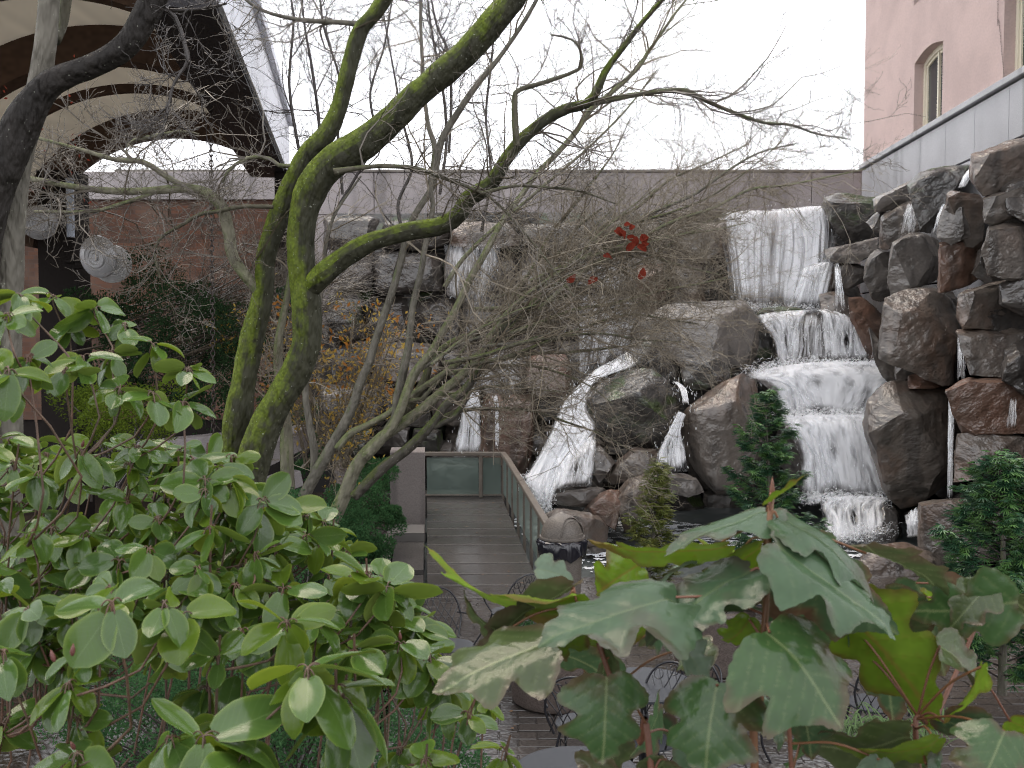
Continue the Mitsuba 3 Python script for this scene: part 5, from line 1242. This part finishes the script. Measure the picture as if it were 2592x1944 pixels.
part(wz, 'leaves', speck_leaves(sel, 260, np.full(60, .1), (.06, .1), wr), 'leaf_orange', kind='stuff')
sel = np.array([D(u, v, Yk) for u, v, Yk in zip(wr.uniform(470, 560, 30), wr.uniform(680, 760, 30), wr.uniform(12, 13, 30))])
part(wz, 'leaves', speck_leaves(sel, 330, np.full(30, .12), (.04, .075), wr), 'leaf_yellow', kind='stuff')
# a few dead red leaves still hanging on the tree
lf, luv = oval_leaf(.55, .2, .5, seed=3)
for k, (u, v) in enumerate([(1335, 492), (1350, 488), (1362, 496), (1345, 508), (1372, 512), (1385, 520), (1378, 532), (1390, 508), (1370, 526), (1356, 512), (1388, 535), (1340, 500), (1305, 555), (1225, 606), (1290, 604), (1380, 600)]):
    L = wr.uniform(.06, .1); a = wr.uniform(0, 6.28); t_ = wr.uniform(-1, 1)
    x = np.array([math.cos(a), t_ * .4, math.sin(a)]); x /= np.linalg.norm(x); n_ = np.array([.2, -1, .3 + t_]); n_ -= x * (n_ @ x); n_ /= np.linalg.norm(n_)
    M = np.eye(4); M[:3, 0], M[:3, 1], M[:3, 2], M[:3, 3] = x * L, np.cross(n_, x) * L, n_ * L, D(u, v, YC - .75 + wr.uniform(-.05, .05))
    part(tc, 'red_leaf', placed(lf, M), 'leaf_rust', True, uv=luv)
rtw = Twigs()
for (u0, v0), (u1, v1) in (((1180, 560), (1395, 512)), ((1230, 640), (1330, 486)), ((1150, 640), (1310, 560)), ((1190, 690), (1300, 606)), ((1300, 560), (1390, 545)), ((1160, 660), (1235, 604))):
    rtw.add(catmull([D(u0, v0, YC - .4), D((u0 + u1) / 2, (v0 + v1) / 2 - 8, YC - .65), D(u1, v1, YC - .74)], KN), np.linspace(.009, .003, KN))
part(tc, 'twigs', rtw.mesh(4), 'twig_pale', kind='stuff')
sel = np.array([D(u, v, 5.0 + wr.uniform(-.4, .4)) for u, v in zip(wr.uniform(0, 190, 34), wr.uniform(130, 450, 34))])
part(tb, 'red_leaves', speck_leaves(sel, 60, np.full(34, .03), (.02, .04), wr), 'leaf_rust', kind='stuff')

# ---- conifers
scene['conifer_leaf'] = two(pr(mikit.proc(lambda p, n, uv: mix((.018, .06, .026), (.075, .16, .04), sst(.35, .8, noise(p.x * 14, p.y * 14, p.z * 14)))), .4, .5))
scene['conifer_yellow'] = two(pr(mikit.proc(lambda p, n, uv: mix((.045, .075, .014), (.16, .16, .03), noise(p.x * 12, p.y * 12, p.z * 12))), .5))
def conifer(label, foot, top, wid, n, mat, seed, fan=.12):
    """fan shaped sprays set along upswept boughs"""
    key = thing('conifer', label, 'conifer')
    r = np.random.default_rng(seed)
    foot, top = np.array(foot, float), np.array(top, float); H = top[2] - foot[2]
    part(key, 'trunk', tube([foot, (foot + top) / 2 + [.02, 0, 0], top], [.04, .025, .006], 8, 14), 'bark_grey', True)
    pts, rad, wood = [], [], Twigs()
    nb = 64
    for b in range(nb):
        t = .04 + .95 * (b / nb) ** .9; a = b * 2.4 + r.normal(0, .3)
        reach = wid * (1 - t) ** .75 * r.uniform(.45, 1.22) + .06
        o = foot + (top - foot) * t; d = np.array([math.cos(a), math.sin(a), 0])
        cv = np.array([o + d * reach * s + np.array([0, 0, reach * (.25 * s + .25 * s * s)]) for s in np.linspace(0, 1, KN)])
        wood.add(cv, np.linspace(.009, .003, KN))
        for _ in range(int(n / nb * (.2 + 1.2 * reach / wid))):
            s = .3 + .78 * r.random() ** .5
            o2 = cv[min(int(s * (KN - 1)), KN - 1)] + r.normal(0, .03, 3)
            dd = d * r.uniform(.3, 1) + np.array([-d[1], d[0], 0]) * r.normal(0, .7) + [0, 0, r.uniform(-.25, .35)]
            dd /= np.linalg.norm(dd); sd = np.cross(dd, [0, 0, 1.0]); sd /= np.linalg.norm(sd)
            L = fan * r.uniform(.6, 1.25)
            for j in (-1.1, -.55, 0, .55, 1.1):
                e = dd * math.cos(j * .7) + sd * math.sin(j * .7) + np.array([0, 0, -.12 * abs(j) + r.normal(0, .06)])
                l = L * (1 - .25 * abs(j))
                pts.append([o2, o2 + e * l * .5, o2 + e * l + np.array([0, 0, -.12 * l])]); rad.append([.0045, .0065, .0025])
    part(key, 'foliage', tubes(np.array(pts), np.array(rad), 3, .6, caps=False), mat, kind='stuff')
    part(key, 'boughs', wood.mesh(4), 'twig_dark', kind='stuff')
def at(u, v, Yk): return D(u, v, Yk)
conifer('dark green conifer standing before the cascade, behind the hydrangea tip', at(1665, 1300, 12.2), at(1652, 845, 12.2), .62, 4600, 'conifer_leaf', 1, .1)
conifer('small yellowish conifer in front of the rocks, above the litter bin', at(1392, 1300, 12.8), at(1424, 1000, 12.8), .36, 2200, 'conifer_yellow', 2, .085)
conifer('broad dark conifer at the right edge before the stone wall', at(2165, 1500, 8.4), at(2160, 985, 8.4), .72, 7500, 'conifer_leaf', 3, .085)

# strappy tuft in the right foreground court
gr = thing('strappy_plant', 'tuft of narrow arching green leaves on the patio, seen between the hydrangea leaves', 'plant')
tw = Twigs(); r = np.random.default_rng(4)
for k in range(260):
    o = D(1900 + r.normal(0, 60), 1590 + r.normal(0, 12), 6.6 + r.normal(0, .2)); a = r.uniform(0, 6.28); L = r.uniform(.14, .34)
    d = np.array([math.cos(a), math.sin(a), 0])
    tw.add(np.array([o + d * L * s * .9 + np.array([0, 0, L * (1.1 * s - 1.1 * s * s)]) for s in np.linspace(0, 1, KN)]), np.array([.003, .006, .007, .006, .005, .003, .001]))
part(gr, 'leaves', tubes(np.array(tw.pts), np.array(tw.rad), 4, .2, caps=False), thin((.13, .2, .09), .35, .6), True, kind='stuff')
# ================================================================ railing, bin, furniture
scene['metal_brown'] = pr(mikit.proc(lambda p, n, uv: mix((.17, .145, .12), (.1, .085, .07), fbm(p.x * 6, p.y * 6, p.z * 6))), .42, .5)
scene['rail_glass'] = {'type': 'blendbsdf', 'weight': .4, 'a': {'type': 'thindielectric', 'specular_transmittance': {'type': 'rgb', 'value': [.7, .82, .76]}}, 'b': thin((.32, .42, .38), .5, 1.0)}
scene['iron_black'] = pr((.018, .018, .022), .28, .7)
scene['table_grey'] = pr((.04, .043, .05), .4, .4)
rl = thing('railing', 'glass panelled railing with a brown metal handrail along the right side of the walkway', 'railing')
def RP(y, off, z): return np.array([WA[0] * y + off, y, z])
offs = lambda y: np.interp(y, [13.0, 19.3], [1.56, 1.44])
def toprail(y): return np.interp(y, [13.0, 18.4, 19.3], [.72, .93, .93])
pa = [RP(19.3, -.03, .93), RP(19.3, 1.44, .93)]
part(rl, 'handrail', xbox(pa[0], pa[1] + [.04, 0, 0], .1, .07, .008), 'metal_brown')
part(rl, 'handrail', xbox(RP(19.3, 1.44, .93), RP(18.4, offs(18.4), .932), .1, .07, .008), 'metal_brown')
part(rl, 'handrail', xbox(RP(18.42, offs(18.4), .93), RP(13.0, offs(13.0), .72), .1, .07, .008), 'metal_brown')
ysr = np.linspace(19.3, 13.1, 8)
for k, y in enumerate(ysr):
    b = .1 if y > 18 else np.interp(y, [13, 18], [-.05, .08])
    part(rl, 'post', xbox(RP(y, offs(y), b - .25), RP(y, offs(y), toprail(y) - .03), .05, .05, .005, up=(0, 1, 0)), 'metal_brown')
    if k < 7:
        y2 = ysr[k + 1]; o1, o2 = offs(y - .06), offs(y2 + .06); b2 = .1 if y2 > 18 else np.interp(y2, [13, 18], [-.05, .08])
        q = [RP(y - .05, o1, b + .08), RP(y2 + .05, o2, b2 + .08), RP(y2 + .05, o2, toprail(y2) - .07), RP(y - .05, o1, toprail(y) - .07)]
        part(rl, 'glass_panel', (np.array(q), np.array([[0, 1, 2, 3]])), 'rail_glass')
for (o1, o2) in ((0.0, .98), (1.06, 1.4)):
    q = [RP(19.3, o1, .16), RP(19.3, o2, .16), RP(19.3, o2, .86), RP(19.3, o1, .86)]
    part(rl, 'glass_panel', (np.array(q), np.array([[0, 1, 2, 3]])), 'rail_glass')
part(rl, 'post', xbox(RP(19.3, 1.02, .1), RP(19.3, 1.02, .9), .07, .05, .005, up=(0, 1, 0)), 'metal_brown')
part(rl, 'bottom_rail', xbox(RP(19.3, -.03, .145), RP(19.3, 1.42, .145), .04, .02), 'metal_brown')

# litter bin with a domed lid and a bag folded over its rim
bn = thing('litter_bin', 'brown litter bin with a domed lid and a black bag folded over its rim', 'litter bin')
bc = G(1214 * K, 1318 * K, 0)
body = lathe([(0, 0), (.2, 0), (.21, .03), (.235, .74), (.25, .78), (.22, .78), (0, .78)], 40); body.apply_translation(bc)
scene['bin_brown'] = pr(mikit.proc(lambda p, n, uv: mi.Color3f(.14, .122, .106) * (.75 + .5 * noise(p.x * 80, p.y * 80, p.z * 80))), .5)
part(bn, 'body', body, 'bin_brown', smooth=35)
dome = lathe([(.252, .82), (.262, .83), (.258, .86), (.245, .87), (.243, .92), (.225, 1.0), (.18, 1.075), (.11, 1.12), (0, 1.135)], 48)
dm = m3.Manifold(m3.Mesh(np.array(trimesh.creation.icosphere(subdivisions=4, radius=.245).vertices, np.float32), np.array(trimesh.creation.icosphere(subdivisions=4).faces, np.uint32)))
dm = dm.scale((1, 1, 1.05)) - m3.Manifold.cube((1, 1, 1), True).translate((0, 0, -.5))
hol = m3.Manifold(m3.Mesh(np.array(trimesh.creation.icosphere(subdivisions=4, radius=.232).vertices, np.float32), np.array(trimesh.creation.icosphere(subdivisions=4).faces, np.uint32))).scale((1, 1, 1.04))
open_ = m3.Manifold.cylinder(.6, .165, .165, 40, True).rotate((90, 0, 0)).rotate((0, 0, 38)).translate((.22, -.26, .06)) 
dm = man(dm - ((open_ ^ m3.Manifold.cube((1, 1, 1), True).translate((0, 0, .54))) - hol))
dm.apply_translation(bc + [0, 0, .87])
part(bn, 'dome', dm, 'bin_brown', smooth=35)
ring = lathe([(.235, .84), (.262, .84), (.266, .855), (.262, .87), (.235, .87), (.235, .84)], 48); ring.apply_translation(bc)
part(bn, 'rim', ring, 'bin_brown', smooth=35)
part(bn, 'hood_edge', tube(np.array([bc + [0, 0, .87] + rotz(math.radians(38))[:3, :3] @ np.array([.17 * math.cos(a_), -math.sqrt(.249 ** 2 - .0289 * 1.0) , .17 * math.sin(a_) + .03]) for a_ in np.linspace(.0, np.pi, 16)]), .007, 6, 30), 'bin_brown', True)
th = np.linspace(0, 2 * np.pi, 90, endpoint=False); rows = []
for k, (rr0, zz) in enumerate(((.235, .83), (.262, .835), (.285, .80), (.29, .74), (.28, .66))):
    n_ = meshkit.fbm(np.c_[np.cos(th) * 3, np.sin(th) * 3, np.full(90, k * .5)], 3, 5)
    rows.append(np.c_[np.cos(th) * (rr0 + .05 * (n_ - .5) * min(k, 2)), np.sin(th) * (rr0 + .05 * (n_ - .5) * min(k, 2)), zz + (.16 * (n_ - .6) if k >= 3 else .02 * (n_ - .5))])
V_ = np.vstack(rows) + bc; f_ = []
for k in range(4):
    for j in range(90):
        a, b = k * 90 + j, k * 90 + (j + 1) % 90
        f_ += [(a, b, b + 90), (a, b + 90, a + 90)]
part(bn, 'bag', trimesh.Trimesh(V_, f_, process=False), two(pr((.012, .012, .018), .18, .8)), smooth=50)

# wrought iron chairs and tables
def chair_meshes():
    o = {}
    def arc(w, h, z0, n=24): # back hoop in the xz plane
        return np.array([[-w * math.cos(a), 0, z0 + h * math.sin(a) ** .75] for a in np.linspace(0, np.pi, n)])
    lean = lambda p: p + np.c_[np.zeros(len(p)), .22 + .28 * np.clip(p[:, 2] - .45, 0, 1), np.zeros(len(p))]
    hoop = lean(np.vstack([[[-.17, 0, .45]], arc(.22, .3, .6), [[.17, 0, .45]]]))
    o['back_frame'] = tube(hoop, .009, 6, 40)
    bars = []
    for s in (-1, 1):
        for k in np.linspace(-.2, .2, 7):
            q = np.array([[k, 0, .46], [k + s * .06, 0, .6], [k + s * .15, 0, .74], [k + s * .2, 0, .86]])
            q = catmull(q, 14)
            ok = (np.abs(q[:, 0]) < .21) & ((q[:, 0] / .225) ** 2 + (np.clip(q[:, 2] - .6, 0, 1) / .3) ** 2 < 1)
            if ok.sum() > 3: bars.append(tube(lean(q[ok]), .004, 5, 14))
    for k in (-.12, 0, .12): bars.append(tube(lean(np.array([[k, 0, .6 + .3 * math.sqrt(1 - (k / .22) ** 2) - .05] + np.array([.035 * math.cos(a), 0, .035 * math.sin(a)]) for a in np.linspace(0, 6.28, 12)])), .004, 5, 20))
    o['back_lattice'] = join(bars)
    o['seat'] = lathe([(0, .445), (.19, .445), (.205, .45), (.205, .462), (.19, .458), (0, .452)], 28)
    o['legs'] = [tube(np.array([[sx * .14, sy * .13, .45], [sx * .17, sy * .16, .3], [sx * .17, sy * .17, .14], [sx * .21, sy * .22, 0]]), .009, 6, 14) for sx in (-1, 1) for sy in (-1, 1)]
    o['apron'] = join([tube(np.array([[.17 * math.cos(a), .17 * math.sin(a), .3 + .03 * math.cos(8 * a)] for a in np.linspace(0, 2 * np.pi, 33)]), .004, 5, 60)])
    o['arms'] = [tube(np.array([[sx * .2, .3, .66], [sx * .27, .1, .67], [sx * .27, -.06, .65], [sx * .24, -.12, .58], [sx * .18, -.08, .46]]), .008, 6, 24) for sx in (-1, 1)]
    return o
CM = chair_meshes(); chair_ply = {k: ([mikit.ply(m, 'iron_black', 40) for m in v] if isinstance(v, list) else mikit.ply(v, 'table_grey' if k == 'seat' else 'iron_black', 40)) for k, v in CM.items()}
def chair(u, v, a, label, Yk=None):
    key = thing('garden_chair', label, 'chair', 'wrought iron chairs round the patio tables')
    c = G(u * K, v * K, 0)
    M = T(rotz(math.radians(a), c).tolist())
    for nm in ('back_frame', 'back_lattice', 'seat', 'apron'): scene[number(key + '__' + nm)] = {**chair_ply[nm], 'to_world': M}
    for nm in ('legs', 'arms'):
        for p in chair_ply[nm]: scene[number(key + '__' + nm[:-1])] = {**p, 'to_world': M}
chair(975, 1505, 28, 'black wrought iron chair at the foot of the walkway, left of the planter')
chair(1105, 1420, -150, 'black wrought iron chair nearest the walkway treads, its hooped back above the big curled leaf')
chair(1262, 1700, 165, 'black wrought iron chair in front of the round granite planter')
chair(1400, 1740, -40, 'black wrought iron chair with its hoop showing between two drooping hydrangea leaves')
chair(1575, 1640, 120, 'black wrought iron chair partly hidden left of the hydrangea stem')
chair(1890, 1650, 175, 'black wrought iron chair standing behind the strappy tuft')
chair(1740, 1450, 60, 'black wrought iron chair far back beside the dark table')
def table(u, v, label, r=.36):
    key = thing('round_table', label, 'table', 'round metal tables on the patio')
    c = G(u * K, v * K, .72); c[2] = 0
    top = lathe([(0, .70), (r - .02, .70), (r, .705), (r, .722), (r - .01, .728), (r - .03, .724), (0, .72)], 56); top.apply_translation(c)
    part(key, 'table_top', top, 'table_grey', smooth=35)
    col = lathe([(0, .0), (.035, .0), (.03, .3), (.025, .69), (0, .70)], 16); col.apply_translation(c)
    part(key, 'column', col, 'iron_black', smooth=35)
    for k in range(4):
        a = k * math.pi / 2 + .4; d = np.array([math.cos(a), math.sin(a), 0])
        part(key, 'leg', tube([c + [0, 0, .3], c + d * .12 + [0, 0, .2], c + d * .2 + [0, 0, .06], c + d * .27 + [0, 0, .01]], .011, 6, 16), 'iron_black', True)
table(1392, 1478, 'grey round table top between the planter and the drooping leaves')
table(1245, 1668, 'grey round table at the very bottom, its rim just in view')
table(1680, 1290, 'dark round table at the back of the patio behind the hydrangea stem')
scene['iron_black2'] = scene['iron_black']

# round granite planter with its own shrub, a second one behind, and a low stone block
for (u, v, r_, h_, lab, sl) in ((1208, 1548, .40, .52, 'round brown granite planter in the middle of the patio', 'clipped evergreen shrub growing in the front round planter'), (1560, 1470, .38, .6, 'second round granite planter farther back, mostly behind leaves', 'small evergreen shrub growing in the farther round planter')):
    c = G(u * K, v * K, 0); c[1] += r_
    pm = lathe([(0, .03), (r_ - .04, .03), (r_ - .04, .0), (r_ - .01, .02), (r_, .06), (r_, h_ - .02), (r_ - .015, h_), (r_ - .07, h_), (r_ - .08, h_ - .08), (0, h_ - .08)], 56); pm.apply_translation(c)
    solo('planter', pm, 'granite_planter', lab, 'planter', smooth=35)
    shrub(sl, [(c + [.0, 0, h_ + .05], .2), (c + [.1, 0, h_ + .1], .17), (c + [-.12, .05, h_ + .05], .16)], 4500, (.02, .036), 'box_leaf', 40 + u % 7)
scene['granite_planter'] = gran((.095, .075, .066), .4, rough=.4)
c = G(926 * K, 1530 * K, 0)
solo('stone_block', box(c[0] - .12, c[0] + .14, c[1], c[1] + .3, -.05, .28, .012), 'granite_planter', 'low square stone block at the left edge of the patio', 'block')

# hanging chain, links one by one
ch = thing('rain_chain', 'dark iron rain chain hanging from the pavilion roof down to the granite ledge', 'chain')
lk = []
top_, bot_ = D(455, 215, 11.4), D(462, 1005, 11.4)
tor = trimesh.creation.torus(major_radius=.03, minor_radius=.0075, major_sections=14, minor_sections=6)
tor.apply_transform(trimesh.transformations.rotation_matrix(math.pi / 2, (1, 0, 0))); tor.apply_scale((.72, 1, 1.25))
n_l = int((top_[2] - bot_[2]) / .058)
lp1 = mikit.ply(tor, 'iron_rust', 40)
scene['iron_rust'] = pr((.03, .02, .016), .4)
for i in range(n_l):
    z = top_[2] - i * .058; x = top_[0] + (bot_[0] - top_[0]) * i / n_l
    scene[number(ch + '__link')] = {**lp1, 'to_world': T().translate([x, top_[1], z]).rotate([0, 0, 1], 90 * (i % 2) + 20)}

# floodlights on the dark pier
scene['lamp_pale'] = pr((.6, .6, .6), .35, .5)
scene['lamp_grey'] = pr((.42, .42, .43), .32, .5, .3)
for (u, v, r_, lab, yaw) in ((84, 482, 37, 'round grey metal floodlight on the left side of the dark pier', 20), (205, 556, 46, 'round grey floodlight with ringed back on the right side of the dark pier', -15), (246, 572, 42, 'pale round floodlight just behind the ringed one', 35)):
    c = D(u, v, 14.6 if r_ != 42 else 14.9); R_ = r_ / 2218 * 14.6
    key = thing('floodlight', lab, 'floodlight')
    prof = [(0, -.06), (.16, -.06), (.2, .0), (.32, .0), (.36, -.04), (.48, -.04), (.54, .03), (.6, .0), (.86, .09), (.98, .2), (1.0, .34), (.96, .36), (.93, .3), (0, .3)]
    m = lathe(np.array(prof) * R_, 44)
    M = trimesh.transformations.rotation_matrix(math.radians(yaw), (0, 0, 1)) @ trimesh.transformations.rotation_matrix(math.radians(-80), (1, 0, 0))
    m.apply_transform(M); m.apply_translation(c)
    part(key, 'housing', m, 'lamp_pale' if r_ == 42 else 'lamp_grey', smooth=35)
    part(key, 'bracket', tube([c + [0, .1, 0], [pc[0], 15.3, c[2] - .02]], .03, 8, 6), 'pier_dark', True)

# leaf litter blown over the treads and the bricks
fr = np.random.default_rng(12); pos = []
for k in range(170):
    if k < 70: y = fr.uniform(12.4, 19.2); pos.append(W(y, fr.uniform(.03, 1.38) ** 1.0, .008 * (y - 12.3) / .59 + .012))
    else: pos.append(np.array([fr.uniform(-.8, 5.5), fr.uniform(6.6, 12.2), .006]))
a_ = fr.uniform(0, 6.28, 170); L_ = fr.uniform(.025, .07, 170); vs, fs = [], []
for c, a, l in zip(pos, a_, L_):
    d, s_ = np.array([math.cos(a), math.sin(a), 0]) * l, np.array([-math.sin(a), math.cos(a), 0]) * l * .3
    b = len(vs); vs += [c - d * .5, c + s_ + [0, 0, .008], c + d * .5 + [0, 0, .004], c - s_ + [0, 0, .002]]; fs += [(b, b + 3, b + 2), (b, b + 2, b + 1)]
solo('fallen_leaves', trimesh.Trimesh(np.array(vs), fs, process=False), two(pr((.11, .06, .028), .5)), 'small brown leaves fallen on the walkway and patio', kind='stuff')
